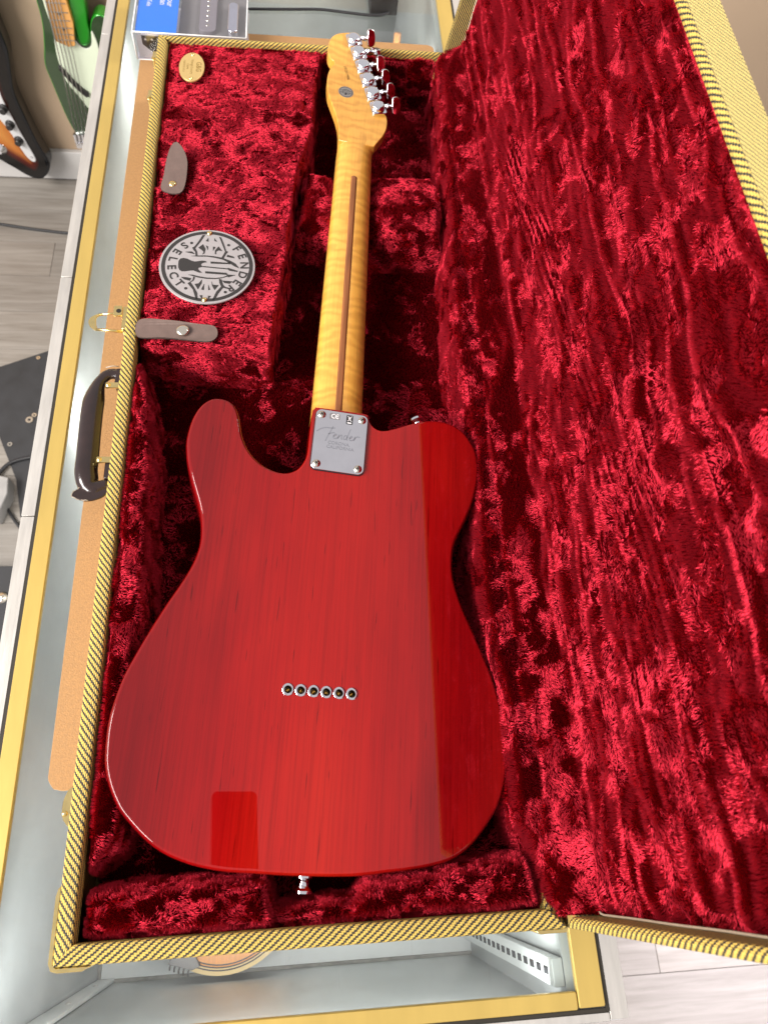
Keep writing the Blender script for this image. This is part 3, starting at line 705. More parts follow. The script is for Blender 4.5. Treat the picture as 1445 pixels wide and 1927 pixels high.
rim("rim", (X0, YA), (X0, YB), (1, 0), 12.5, 20, case, M['tweed'], up2, vs=1)
rim("rim", (X0, YA), (X1, YA), (0, 1), 13.5, 20, case, M['tweed'], up2, vs=-1)
rim("rim", (X1, YA), (X1, YB), (-1, 0), 12.5, 20, case, M['tweed'], lambda V: up2(V) - np.c_[0*V[:, 0], 0*V[:, 0], 16*sstep(YA + 6, YA + 18, V[:, 1])], vs=1)
rim("rim", (X0, YB), (X1, YB), (0, -1), 6.5, 20, case, M['tweed'], up2, vs=1, r=1.8)

# ---- linings of the base
RG3 = None
def guitar_rot():
    gy, tl, ro = -0.0956, 0.0573, 0.0949
    Rx = np.array([[math.cos(ro), 0, math.sin(ro)], [0, 1, 0], [-math.sin(ro), 0, math.cos(ro)]])
    Rt = np.array([[1, 0, 0], [0, math.cos(tl), -math.sin(tl)], [0, math.sin(tl), math.cos(tl)]])
    Rz = np.array([[math.cos(gy), -math.sin(gy), 0], [math.sin(gy), math.cos(gy), 0], [0, 0, 1]])
    return Rz @ Rt @ Rx
RG = guitar_rot()
BODY = np.array(BODY_PTS)
bw = (np.c_[BODY, np.full(len(BODY), -20.0)] @ RG.T)[:, :2]
def not_under_body(P):                                    # no pile where the guitar body hides the floor
    return poly_sdf(bw, P[:, 0], P[:, 1]) > -22
flo = [(-178, -172), (172, -172), (172, 834), (-178, 834)]
pad("floor_lining", case, flo, -70, -76, 9, step=4, lump=6.0, lscale=60, density=0.75, flow=24, keep=not_under_body, bias=(0.1, -0.1, 0), patch=1.0, thr=0.13)
left_in = [(-174, 345), (-166, 293), (-160, 238), (-160, 182), (-157, 129), (-155, 88), (-157, 55), (-163, 14), (-163, -20), (-158, -53), (-156, -88), (-161, -111), (-172, -127)]
pad("side_bolster", case, [(-180, -130), *[(a + (6 if -115 < b < 300 else 0), b) for a, b in left_in[::-1]], (-180, 350)], 0, -76, 13, step=2.6, edge=9, lump=3.0, density=1.15, flow=20, bias=(0.4, -0.2, 0), thr=-0.08)
comp = [(-178.5, 352), (-46, 352), (-28, 470), (-16, 600), (4, 690), (19, 838), (-178.5, 838)]
def comp_z(X, Y): return -2.5 + 0*X
pad("accessory_box", case, comp, -2.5, -76, 17, step=2.0, edge=4, lump=1.0, lscale=26, crease=6.0, zfun=comp_z, density=1.15, flow=22, lean=(0.5, 0.94), bias=(0.55, -0.10, 0), length=3.0, patch=0.5, thr=-0.42)
def cradle_z(X, Y): return -12 - 17*np.exp(-((X - 53)/26)**4)
pad("neck_cradle", case, [(-22, 534), (60, 520), (158, 520), (166, 610), (150, 634), (-8, 634)], -10, -76, 23, step=2.6, edge=20, lump=2.0, zfun=cradle_z, density=1.15, flow=22, bias=(0.3, -0.2, 0), thr=-0.12)
pad("end_block", case, [(-178, -172), (-33, -172), (-44, -137), (-80, -134), (-178, -136)], -3, -76, 29, step=2.4, edge=13, lump=1.8, density=1.15, flow=17, bias=(0, 0.2, 0), patch=0.8)
pad("end_block", case, [(10, -172), (22, -156), (33, -144), (99, -137), (163, -131), (171, -172)], -4, -76, 31, step=2.4, edge=13, lump=1.8, density=1.15, flow=17, bias=(0, 0.2, 0), patch=0.8)
pad("end_block", case, [(-40, -173), (36, -173), (38, -152), (-42, -156)], -13, -76, 37, step=2.4, edge=10, lump=3, density=1.15, flow=15)
right_in = [(168, 834), (163, 602), (153, 476), (147, 343), (153, 251), (153, 203), (144, 119), (146, 68), (148, 29), (154, -17), (150, -89), (162, -134), (170, -172)]
pad("side_bolster", case, right_in + [(186, -176), (186, 838)], 3, -76, 41, step=2.6, edge=10, lump=3.0, lscale=34, density=1.15, flow=20, bias=(0.15, -0.25, 0), ani=(1, 1.7, 1))
pad("end_lining", case, [(13, 840), (17, 822), (172, 822), (172, 840)], -3, -76, 43, step=2.6, edge=8, lump=1.5, density=1.15, flow=18)

# ---- lid, standing nearly upright on its hinge
TH = math.radians(82.5); LW, LD = 358.0, 29.0
DL = np.array([math.cos(TH), 0, math.sin(TH)]); NL = np.array([-math.sin(TH), 0, math.cos(TH)])
def lid3(V):      # (s, y, height over the rim plane) -> world
    V = np.asarray(V, float); return np.array([X1, 0, ZR]) + np.outer(V[:, 0], DL) + np.outer(V[:, 1], [0, 1, 0]) + np.outer(V[:, 2], NL)
slab("lid_panel", rrect(1, LW - 1, YA + 1, YB - 1, 4, 3), -LD + 4, -LD, M['shell_tweed'], case, T=lid3)
kw = dict(P=lid3, wall_in=22, r=2.4)
rim("lid_rim", (0, YA), (0, YB), (1, 0), 8, LD, case, M['tweed_fine'], **{**kw, "rise": -7})
rim("lid_rim", (LW, YA), (LW, YB), (-1, 0), 8, LD, case, M['tweed'], matside=M['tweed_light'], vs=-1, **kw)
rim("lid_rim", (0, YA), (LW, YA), (0, 1), 8, LD, case, M['tweed'], vs=-1, matin=M['tweed_fine'], **kw)
rim("lid_rim", (0, YB), (LW, YB), (0, -1), 8, LD, case, M['tweed_fine'], **kw)
cp = rrect(9, LW - 9, YA + 9, YB - 9, 16, 6); cp = np.vstack([cp, cp[:1]])
pts = []
for a, b_ in zip(cp[:-1], cp[1:]):
    k = max(1, int(np.linalg.norm(b_ - a)/14)); pts += [a + (b_ - a)*t/k for t in range(k)]
pts = np.array(pts + [cp[-1]]); pts = np.c_[pts, -19.5 + 0.8*np.sin(np.arange(len(pts))*0.9)]
tube("piping", lid3(pts), 0.85, M['cord_cream'], case, n=8)
su = np.linspace(-7, 351, 140); yv = np.linspace(YA + 9, YB - 9, 400)
SS, YY = np.meshgrid(su, yv, indexing='ij'); s_, y_ = SS.ravel(), YY.ravel()
B_ = np.stack([s_, y_, 0*s_], 1)
Wp = B_ + np.stack([vnoise(B_, 70, 5)*9, vnoise(B_, 70, 6)*9, 0*s_], 1)
rid = 1 - np.abs(fbm(Wp, (24, 150, 1), 21, 3)); rid2 = fbm(B_, (38, 60, 1), 33, 3)
dg = (s_ - 95) - (500 - y_)*0.16; band = np.exp(-(dg/24)**2)*sstep(-60, 40, y_)*sstep(0, 90, 620 - y_)
pleat = band*2.2*np.sin(dg/8.5*2*math.pi)
fold = pleat + (1 - 0.7*band)*7.0*np.clip(rid - 0.45, 0, 1)**2*3 + 3.2*rid2
inset = np.minimum(sstep(-2, 24, s_), 1); edge_y = sstep(0, 16, np.minimum(y_ - YA - 9, YB - 9 - y_))
hgt = -21 + fold*edge_y + (21 + 6)*(1 - inset) + 12*sstep(336, 351, s_) - 2*(1 - edge_y)
def lid_keep(P): return np.ones(len(P), bool)
plush("lid_lining", case, lid3(np.stack([s_, y_, hgt], 1)), grid_faces(len(su), len(yv)), 5, density=1.15, flow=19, ani=(1, 1.8, 1), bias=(0, -0.22, 0), lean=(0.0, 0.97), length=3.5, thr=lambda P: -0.03 + 0.16*sstep(120, 650, P[:, 1]))

# ---- leather tabs, medallion, plaque on the accessory box
ZC = 2.0
t1 = resample([(-167, 567), (-145, 564), (-140, 600), (-143, 622), (-153, 637), (-160, 630), (-164, 612), (-166, 590)], 40)
def tab_curve(V):
    V = V.copy(); V[:, 2] += 2.5 + 7*((V[:, 1] - 566)/70)**2; return V
o = slab("pull_tab", t1, 1.4, 0, None, case, rt=0.4, steps=2, T=tab_curve, mats=[M['taupe_leather'], M['leather_edge']], side_mat=1); o["label"] = "pointed brown leather pull tab with a brass stud"
lathe("stud", [(0, 2.0), (2.4, 1.6), (4.0, 0.6), (4.3, 0)], M['gold_plate'], o, 20, T=at(-155.5, 577, 4.1))
t2 = resample([(-176.5, 382.6), (-150, 382), (-120, 378), (-102, 376.5), (-97.5, 370), (-98, 362), (-105, 356), (-120, 356), (-150, 359), (-176.5, 361.5)], 60)
def tab2_curve(V):
    V = V.copy(); V[:, 2] += 2.2 + 2.0*np.sin((V[:, 0] + 177)/80*math.pi); return V
o = slab("pull_tab", t2, 1.6, 0, None, case, rt=0.4, steps=2, T=tab2_curve, mats=[M['taupe_leather'], M['leather_edge']], side_mat=1); o["label"] = "long brown leather strap with a round silver snap"
lathe("snap", [(0, 2.2), (3.5, 2.0), (5.8, 1.2), (6.6, 0.2), (6.6, -0.5)], M['nickel'], o, 28, T=at(-132, 368.5, 5.8))
MX, MY = -111.3, 455.3
tilt = lambda V: V + np.c_[np.zeros(len(V)), np.zeros(len(V)), 0.02*(V[:, 1] - MY)]
med = slab("medallion", circle(MX, MY, 50.5, 64), ZC + 3.4, ZC + 1.9, M['emblem_aluminium'], case, rt=0.5, steps=2, T=tilt); med["label"] = "round silver medallion with black guitar emblem and ring of letters"
zt, zb = ZC + 3.75, ZC + 3.0
V, F = ring_geo(MX, MY, 44.3, 48.0, zt, zb, 72); mesh("emblem_ring", tilt(np.array(V)), F, M['emblem_black'], med)
V, F = join_geo([flat_poly(np.array(p) + (MX, MY), zt, zb) for p in EMB] + [flat_poly(circle(MX + a, MY + b_, 1.6, 12), zt, zb) for a, b_ in ((-18.0, 31.0), (21.5, 29.5), (-21, -31.2), (20, -35))])
mesh("emblem", tilt(V), F, M['emblem_black'], med)
def ring_text(word, angs, r, flip):
    out = []
    for ch, a in zip(word, angs):
        v, f = text_geo(ch, 12.5, 0.28); a = math.radians(a)
        rot = a - math.pi/2 if not flip else a + math.pi/2
        out.append((at(MX + r*math.cos(a), MY + r*math.sin(a), zt, rot)(v), f))
    return out
SERIF = True
V, F = join_geo(ring_text("FENDER", (39, 21.5, 2.5, -17, -34.5, -51), 38.6, False) + ring_text("SELECT", (133, 150.5, 168, 185, 202.5, 221), 37.6, True))
mesh("lettering", tilt(V), F, M['emblem_black'], med)
for a, b_ in ((0.6, 45.5), (-1.0, -45.8)): lathe("rivet", [(0, 2.2), (1.6, 1.9), (2.8, 0.7), (3.1, 0)], M['gold_plate'], med, 14, T=at(MX + a, MY + b_, zt - 0.2 + 0.02*b_))
plq = slab("plaque", circle(-144.6, 781, 15.6, 48, 27.4), ZC + 2.8, ZC + 1.0, M['plaque_gold'], case, rt=0.8, steps=3); plq["label"] = "oval gold plaque with stamped letters"
lt = lambda x, y, r=-math.pi/2: at(x, y, ZC + 2.9, r)
text("lettering", "G&G", 9.0, M['plaque_ink'], plq, lt(-136.2, 781), bold=0.1)
for s, x, z in (("Vintage Luxury", -144.2, 4.6), ("Cases", -149.2, 4.4), ("MADE IN U.S.A.", -154.0, 3.4)): text("lettering", s, z, M['plaque_ink'], plq, lt(x, 781))
for yy in (803.5, 758.5): lathe("rivet", [(0, 1.6), (1.3, 1.3), (2.1, 0.4), (2.2, 0)], M['gold_plate'], plq, 12, T=at(-144.6, yy, ZC + 2.7))

# ---- handle, latches, corner guard on the left outer wall
hz = -50.0
hp = resample([(-203, 352, hz), (-216, 353, hz), (-225, 340, hz), (-228, 316, hz), (-228, 288, hz), (-227, 256, hz), (-226, 232, hz), (-219, 217, hz), (-203, 222, hz)], 44, closed=False)
tt = np.linspace(0, 1, 44); rr = 6.0 + 5.2*sstep(0.12, 0.32, tt)*sstep(0.0, 0.18, 1 - tt)
handle = tube("handle", hp, rr, M['brown_leather'], case, n=16, flat=0.8); handle["label"] = "dark brown leather carrying handle with frayed lower end"
hs = hp.copy(); off = np.gradient(hs, axis=0); nn = np.c_[off[:, 1], -off[:, 0], 0*off[:, 0]]; nn /= np.linalg.norm(nn, axis=1, keepdims=True)
seam = hp + nn*(rr*0.98)[:, None]*np.sign((nn @ np.array([1, 0, 0])).mean()) + np.array([0, 0, 1.6])
tube("stitched_seam", seam[6:-6], 0.55, M['leather_edge'], handle, n=6)
fl = resample([(-203, 216), (-214, 212), (-224, 218), (-233, 214), (-236, 207), (-228, 203), (-218, 202), (-206, 207)], 30)
slab("end_flap", fl, hz + 3.4, hz + 1.4, M['brown_leather'], handle, rt=0.6, steps=2)
fr = np.c_[fl, np.full(30, hz + 3.3)] + np.random.default_rng(4).normal(size=(30, 3))*0.7
tube("frayed_edge", np.vstack([fr[8:22]]), 0.5, M['leather_fray'], handle, n=6)
tube("frayed_edge", [(-206, 361, hz + 3), (-212, 361.5, hz + 3.4), (-219, 359.5, hz + 3)], 0.6, M['leather_fray'], handle, n=6)
for yy in (346, 236):
    for dy in (-12 if yy > 300 else 9, ):
        br = slab("bracket", rrect(-216, -190.5, yy + dy - 3.4, yy + dy + 3.4, 1.5, 3), hz + 8, hz + 6.4, M['gold_plate'], handle, rt=0.4, steps=1)
    slab("bracket", rrect(-208, -190.5, yy - 11, yy + 11, 2, 3), hz + 6, hz - 8, M['brown_leather'], handle, rt=2, steps=2)
    lathe("rivet", [(0, 1.6), (1.6, 1.3), (2.6, 0.2), (2.6, 0)], M['gold_plate'], handle, 14, T=at(-213, yy + (-12 if yy > 300 else 9), hz + 8))
def latch(y, z=-26):
    lt_ = slab("latch", rrect(-200, -190.4, y - 15, y + 15, 2, 3), z + 8, z - 10, M['gold_plate'], case, rt=1, steps=2); lt_["label"] = "open gold draw latch on the left wall"
    slab("latch_loop", resample([(-205, y + 11), (-214, y + 11), (-226, y + 10), (-234, y + 5), (-236, y - 1), (-233, y - 8), (-226, y - 12), (-228, y - 1), (-226, y + 7)], 40), z + 1.5, z + 0.3, M['gold_plate'], lt_, rt=0.3, steps=1)
    tube("latch_arm", [(-227, y + 9, z + 1), (-214, y + 10, z + 1.5), (-202, y + 11, z + 2)], 1.1, M['gold_plate'], lt_, n=8)
    tube("latch_arm", [(-227, y - 11, z + 1), (-214, y - 12, z + 1.5), (-200, y - 14, z + 2)], 1.5, M['gold_plate'], lt_, n=8)
    slab("hook", rrect(-209, -200, y + 1, y + 14, 1.2, 2), z + 10, z + 7.8, M['gold_plate'], lt_, rt=0.4, steps=1)
    lathe("hook_hole", [(2.6, 0.25), (2.6, 0)], M['dark_hole'], lt_, 16, T=at(-203.6, y + 7, z + 10))
latch(403)
for yy in (811, 737):
    o = slab("hinge_clip", rrect(-196.5, -190.4, yy - 9, yy + 9, 1.5, 3), -4, -26, M['gold_plate'], case, rt=1.2, steps=2)
    lathe("clip_pin", [(0, 3), (2.0, 2.6), (2.6, 0.4), (2.6, 0)], M['gold_plate'], o, 12, T=at(-194.5, yy - 6, -4.3))
o = slab("latch_plate", resample([(-190.4, -66), (-195, -68), (-197.5, -75), (-197.5, -84), (-195, -90), (-190.4, -92)], 24), -3.2, -30, M['gold_plate'], case, rt=1.0, steps=2)
lathe("latch_pin", [(0, 2.4), (1.6, 2), (2.2, 0.3), (2.2, 0)], M['gold_plate'], o, 12, T=at(-195, -84, -3.4))
cg = [(-190.3, -133), (-192.4, -135), (-193.6, -140), (-193.6, -182), (-191.5, -186.6), (-187, -188), (-170, -188), (-166, -186), (-165, -184.9), (-188, -184.9), (-190.3, -182.5)]
slab("corner_guard", cg, 1.2, -40, M['gold_plate'], case, rt=0.6, steps=1)
cg2 = [(X1 + 0.4, -150), (X1 + 3, -152), (X1 + 3, -184), (X1, -187.6), (X1 - 20, -187.6), (X1 - 24, -184.9), (X1 - 2, -184.9), (X1 + 0.4, -182)]
slab("corner_guard", cg2, -3, -40, M['gold_plate'], case, rt=0.6, steps=1)

# ------------------------------------------------------------------ the red guitar, lying face down, built in its own axes (y along the neck, z out of the back)
gtr = tag(empty("electric_guitar"), "transparent red electric guitar lying face down in the open case", "guitar")
gtr.rotation_euler = Matrix(RG.tolist()).to_euler()
gl = dict(local=True)
out = ccw(resample(BODY, 460)); vr_ = 0.25 + 0.75*sstep(34, 80, np.hypot(out[:, 0], out[:, 1] - 258))
FX = [(i - 2.5)*10.7 for i in range(6)]
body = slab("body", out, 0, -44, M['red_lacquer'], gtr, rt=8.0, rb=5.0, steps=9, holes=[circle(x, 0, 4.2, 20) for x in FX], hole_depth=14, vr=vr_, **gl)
# ferrules: flanged cups with a brass ball end down inside
fer = None
for x in FX:
    if fer is None:
        fer = lathe("string_ferrule", [(3.05, 0.45), (3.3, 0.75), (4.5, 0.8), (4.95, 0.5), (5.0, -0.3), (4.15, -0.5), (4.1, -9)], M['chrome'], gtr, 32, cap=False, **gl)
        # inner wall of the cup
        inn = lathe("cup", [(3.05, 0.45), (2.95, -3), (2.6, -9), (0, -9.2)], M['cup_metal'], fer, 24, cap=False, **gl)
        for p in inn.data.polygons: p.flip()
        ball = tube("ball_end", [(-1.6, 0, 0), (-1.3, 0, 0), (1.3, 0, 0), (1.6, 0, 0)], [1.3, 1.6, 1.6, 1.3], M['brass'], fer, n=14, **gl); ball.location = (0, 0, -6.0*S)
        f0, i0, b0_ = fer, inn, ball; fer.location = Vector((x, 0, 0))*S
    else:
        f = clone(f0, gtr, Vector((x, 0, 0))*S); clone(i0, f); clone(b0_, f, rot=(0, 0, 0.5*x))
f0.location = Vector((FX[0], 0, 0))*S; b0_.rotation_euler = (0, 0, 0.9)

# neck: D section swept from the pocket to the headstock
ys = np.concatenate([np.linspace(196, 300, 10), np.linspace(312, 640, 26), np.linspace(646, 725, 16)])
V, F = [], []; nseg = 28
for y in ys:
    t = np.clip((y - 200)/452, 0, 1); hw = (55.6 + (43.0 - 55.6)*t)/2
    cx = 0.2 - 0.0082*(y - 285) if y > 285 else 0.2
    zb_ = -53.4; zt_ = -30.6 + (-32.2 + 30.6)*t
    k = 2.25 + 5*(1 - sstep(255, 300, y)) + 1.2*sstep(640, 700, y)
    zt_ += 2.0*sstep(590, 650, y) - 2.6*sstep(655, 722, y)
    if y > 640: hw = hw*(1 - 0.25*sstep(660, 722, y)); zb_ = -53.4 + 8*sstep(650, 662, y)
    zs = zb_ + 6.5
    ring = [(cx + hw, y, zb_), (cx + hw, y, zs)]
    for i in range(1, nseg):
        a = math.pi*i/nseg; c, s = math.cos(a), math.sin(a)
        ring.append((cx + hw*math.copysign(abs(c)**(2/k), c), y, zs + (zt_ - zs)*abs(s)**(2/k)))
    ring += [(cx - hw, y, zs), (cx - hw, y, zb_)]
    V += ring
n = nseg + 3
for r in range(len(ys) - 1):
    for i in range(n):
        j = (i + 1) % n; F.append((r*n + i, r*n + j, (r + 1)*n + j, (r + 1)*n + i))
F.append(tuple((len(ys) - 1)*n + i for i in range(n)))
neck = smooth_by_angle(mesh("neck", V, F, M['flamed_maple'], gtr, local=True), 50)
# walnut stripe inlaid along the middle of the neck
sv, sf = [], []; sy = np.concatenate([np.linspace(255, 600, 50), np.linspace(600.4, 604, 10)])
def neck_z(x, y):
    t = np.clip((y - 200)/452, 0, 1); hw = (55.6 - 12.6*t)/2; zt_ = -30.6 - 1.6*t + 2.0*sstep(590, 650, y); k = 2.25 + 5*(1 - sstep(255, 300, y)); return -46.9 + (zt_ + 46.9)*(1 - abs(x/hw)**k)**(1/k)
for i, y in enumerate(sy):
    cx = 0.2 - 0.0082*(y - 285) if y > 285 else 0.2
    for x in (-3.6, -3.5, -1.2, 1.2, 3.5, 3.6):
        e = 604 - y; w = 1.0 if e > 3.5 else math.sqrt(max(0.02, 1 - (1 - e/3.5)**2))
        sv.append((cx + x*w, y, neck_z(x*w, y) + (0.16 if abs(x) < 3.55 else -0.3)))
for i in range(59):
    for k in range(5): sf.append((i*6 + k, i*6 + k + 1, i*6 + k + 7, i*6 + k + 6))
mesh("skunk_stripe", sv, sf, M['walnut'], neck, smooth=True, local=True)
slab("fretboard", np.array([(-26.5, 205), (26.7, 205), (18.6, 652), (-24.5, 652)]), -52.8, -56.5, M['pale_maple'], neck, rt=0.3, rb=1, steps=1, **gl)
# headstock
HEAD = [(-24.5, 655), (-26.3, 677), (-30.8, 695.5), (-37.3, 713.7), (-42.3, 728), (-45.1, 744.7), (-45.4, 760.7), (-43.2, 773), (-39.5, 782), (-38.8, 785.5), (-40.2, 787.8), (-44.5, 791.5), (-47.8, 799.5), (-48.9, 810), (-47.8, 821.6), (-45.1, 831), (-38.6, 839), (-28, 844.5), (-17, 847.5), (-11, 846), (-8, 841), (28, 722), (31.5, 711), (33.2, 702), (32.9, 690), (29.5, 677), (24, 666), (18.6, 655)]
ho = np.vstack([resample(HEAD[:10], 60, closed=False), resample(HEAD[10:20], 60, closed=False), resample(HEAD[20:], 40, closed=False)])
head = slab("headstock", ho, -31, -45.2, M['flamed_maple'], gtr, rt=1.8, rb=1.8, steps=4, **gl)
dec = slab("decal", circle(-21, 737.3, 9.4, 40), -30.85, -31.2, M['decal_gray'], head, **gl)
V, F = join_geo([flat_poly(np.array(p)*0.17 @ np.array([[0, 1], [-1, 0]]) + (-21, 737.3), -30.75, -30.85) for p in EMB]); mesh("emblem", V, F, M['print_black'], dec, local=True)
V, F = ring_geo(-21, 737.3, 7.9, 8.5, -30.75, -30.85, 48); mesh("emblem_ring", V, F, M['print_black'], dec, local=True)
ang = math.atan2(756.3 - 785.6, -18.1 + 26.1)
text("serial_number", "US12119996", 4.6, M['ink_brown'], head, at(-22.3, 771, -30.85, ang), bold=0.05, local=True)

# tuners
ax = np.array([0.949, 0.314]); angx = math.atan2(ax[1], ax[0])
caps = [(-17.0, 829.7), (-9.5, 807.2), (-2.4, 784.8), (4.9, 762.2), (12.3, 739.8), (20.0, 717.3)]
spin = [0.95, -0.5, 0.75, 1.0, 0.95, 0.9]
hs_ = rrect(-9.2, 9.6, -10.2, 10.2, 3.0, 3); T0 = []
for k, ((cx, cy), sp) in enumerate(zip(caps, spin)):
    if k == 0:
        tu = slab("tuner", hs_, 4.0, 0, M['chrome'], gtr, rt=1.0, steps=2, **gl)
        cp_ = lathe("gear_cap", [(0, 9.2), (5.0, 9.0), (6.9, 8.5), (7.9, 7.6), (8.3, 6.2), (8.4, 4.2), (8.9, 3.9)], M['chrome'], tu, 28, **gl)
        sh = tube("shaft", [(6, 0, 5.4), (11, 0, 5.4), (11.2, 0, 5.4), (13.2, 0, 5.4), (13.4, 0, 5.4), (19, 0, 5.4)], [2.4, 2.4, 3.1, 3.1, 2.0, 2.0], M['chrome'], tu, n=14, **gl)
        bo = resample([(17.6, -4.5), (18.2, -8.2), (21.0, -10.0), (24.6, -9.4), (27.4, -6.4), (28.3, 0), (27.4, 6.4), (24.6, 9.4), (21.0, 10.0), (18.2, 8.2), (17.6, 4.5), (17.2, 0)], 44)
        bu = slab("button", bo, 2.9, -2.9, M['chrome'], tu, rt=1.3, rb=1.3, steps=3, **gl)
        T0 = [tu, cp_, sh, bu]; q, bq = tu, bu
    else:
        q = clone(T0[0], gtr); clone(T0[1], q); clone(T0[2], q); bq = clone(T0[3], q)
    q.location = Vector((cx, cy, -31.2))*S; q.rotation_euler = (0, 0, angx)
    bq.location = (0, 0, 5.4*S); bq.rotation_euler = (sp, 0, 0)

# neck plate with its screws, badges and stamped script
PA = math.radians(-1.4); pc = (0.5, 233.6)
PT = at(pc[0], pc[1], 0, PA)
slab("gasket", rrect(-25.8, 25.8, -32.4, 32.4, 6.2, 6), 0.9, -0.4, M['black_gasket'], gtr, T=PT, **gl)
plate = slab("neck_plate", rrect(-25.2, 25.2, -31.8, 31.8, 5.6, 8), 2.6, 0.9, M['chrome_worn'], gtr, rt=0.7, steps=4, T=PT, **gl)
sc = None
for i, (x, y) in enumerate(((-19.6, 26.0), (19.6, 26.0), (19.6, -26.2), (-19.6, -26.2))):
    V, F = [], []
    if sc is None:
        sc = lathe("screw", [(0, 2.3), (1.6, 2.2), (2.9, 1.7), (3.8, 0.7), (4.0, 0)], M['nickel'], plate, 24, **gl)
        cr = mesh("cross_recess", *join_geo([flat_poly(rrect(-1.9, 1.9, -0.45, 0.45, 0.2, 1), 2.36, 1.9), flat_poly(rrect(-0.45, 0.45, -1.9, 1.9, 0.2, 1), 2.37, 1.9)]), M['dark_hole'], plate, local=True)
        cr.parent = sc; q, c2 = sc, cr
    else: q = clone(sc, plate); c2 = clone(cr, q)
    p = PT(np.array([[x, y, 2.4]]))[0]; q.location = Vector(p)*S; q.rotation_euler = (0, 0, [0.5, 1.1, 0.2, 0.8][i])
zp = 2.72
def pmesh(name, geo, mat): V, F = geo; return mesh(name, PT(np.array(V, float)), F, mat, plate, local=True)
pmesh("badge", flat_poly(rrect(-12.2, -2.0, 22.8, 29.2, 1.0, 2), zp, 2.4), M['badge_gray'])
pmesh("badge", flat_poly(rrect(4.2, 10.6, 19.6, 29.6, 0.8, 2), zp, 2.4), M['print_black'])
arc = lambda cx, cy, r, a0, a1, n=10: [(cx + r*math.cos(math.radians(a0 + (a1 - a0)*i/n)), cy + r*math.sin(math.radians(a0 + (a1 - a0)*i/n))) for i in range(n + 1)]
pmesh("lettering", join_geo([stroke_geo(arc(-8.0, 26, 2.1, 60, 300), 0.85, zp + 0.06, zp), stroke_geo(arc(-4.2, 26, 2.1, 60, 300), 0.85, zp + 0.06, zp), stroke_geo([(-6.2, 26), (-3.4, 26)], 0.85, zp + 0.06, zp, 4)]), M['print_white'])
pmesh("lettering", join_geo([stroke_geo(q, 0.55, zp + 0.06, zp, 6) for q in ([(5.4, 28.6), (9.4, 22.8)], [(9.4, 28.6), (5.4, 22.8)], [(6.2, 27.4), (8.6, 27.4)], [(6.4, 27.2), (6.8, 24.0)], [(8.4, 27.2), (8.0, 24.0)], [(6.8, 24.0), (8.0, 24.0)])] + [flat_poly(rrect(5.3, 9.5, 20.4, 21.8, 0.2, 1), zp + 0.06, zp)]), M['print_white'])
# flowing script, drawn stroke by stroke
sw = 1.15
scr = [[(-22.6, 7.6), (-19.5, 10.5), (-14.5, 12.6), (-8.5, 13.0), (-5.5, 13.6)], [(-7.6, 15.2), (-9.2, 10.5), (-11.4, 5.0), (-13.6, -1.2)], [(-11.5, 6.0), (-8.5, 7.8), (-5.6, 8.6)],
       [(-6.6, 4.4), (-4.6, 5.6), (-3.6, 6.8), (-4.8, 7.2), (-6.4, 5.2), (-6.2, 2.8), (-4.4, 2.4), (-2.0, 4.0)], [(-1.4, 7.0), (-2.2, 2.8)], [(-2.0, 4.0), (0.2, 6.6), (1.6, 6.6), (1.2, 3.2), (2.4, 2.8)],
       [(6.6, 6.6), (4.8, 7.0), (3.4, 5.0), (3.8, 2.8), (5.6, 3.4), (6.8, 6.2)], [(9.4, 14.6), (8.0, 10.0), (6.4, 3.2), (7.4, 2.8)], [(8.8, 4.6), (10.8, 5.8), (11.6, 7.0), (10.4, 7.2), (9.2, 5.2), (9.4, 3.0), (11.2, 2.8), (13.4, 4.4)],
       [(14.2, 7.4), (13.4, 3.0)], [(13.7, 4.4), (15.4, 7.0), (17.4, 7.6), (18.6, 7.0)]]
pmesh("lettering", join_geo([stroke_geo(q, sw, zp + 0.12, 2.5, 18) for q in scr]), M['engraving'])
for s, x, y in (("CORONA,", -0.6, -2.6), ("CALIFORNIA", 1.0, -7.0)):
    text("lettering", s, 4.6, M['engraving'], plate, lambda V, x=x, y=y: PT(np.asarray(V) + np.array([x, y, zp + 0.05])), bold=0.06, local=True)

# strap buttons
def strap(name, x, y, z, ang):
    A = [[math.cos(ang), 0, -math.sin(ang)], [math.sin(ang), 0, math.cos(ang)], [0, 1, 0]]
    A = np.array([[-math.sin(ang), 0, math.cos(ang)], [math.cos(ang), 0, math.sin(ang)], [0, 1, 0]])
    return lathe(name, [(0, 14.6), (5.4, 14.4), (7.4, 13.4), (7.6, 11.4), (6.6, 10.2), (4.8, 8.4), (4.6, 5.2), (5.8, 3.4), (7.2, 2.4), (7.4, 0.4), (7.0, 0)], M['chrome'], gtr, 28, T=at(x, y, z, 0, A), local=True)
strap("strap_button", 0.2, -138.8, -22, -math.pi/2)
strap("strap_button", 84.5, 270.5, -22, math.radians(112))

# ------------------------------------------------------------------ clear pickup box behind the case
bx0, bx1, by0, by1, bz0, bz1 = -240, -84, 923, 1046, -86.0, -46
pb = tag(empty("pickup_box", (bx0 + 78, by0 + 60, bz0)), "clear plastic pickup box with a blue card top behind the case", "box")
for a in ((bx0, bx1, by0, by0 + 1.6, bz0 + 1.6, bz1 - 1.7), (bx0, bx1, by1 - 1.6, by1, bz0 + 1.6, bz1 - 1.7), (bx0, bx0 + 1.6, by0 + 1.7, by1 - 1.7, bz0 + 1.6, bz1 - 1.7), (bx1 - 1.6, bx1, by0 + 1.7, by1 - 1.7, bz0 + 1.6, bz1 - 1.7)):
    box("box_wall", *a, M['clear_plastic'], pb)
box("box_lid", bx0 - 0.6, bx1 + 0.6, by0 - 0.6, by1 + 0.6, bz1 - 1.6, bz1, M['clear_plastic'], pb, r=0.7)
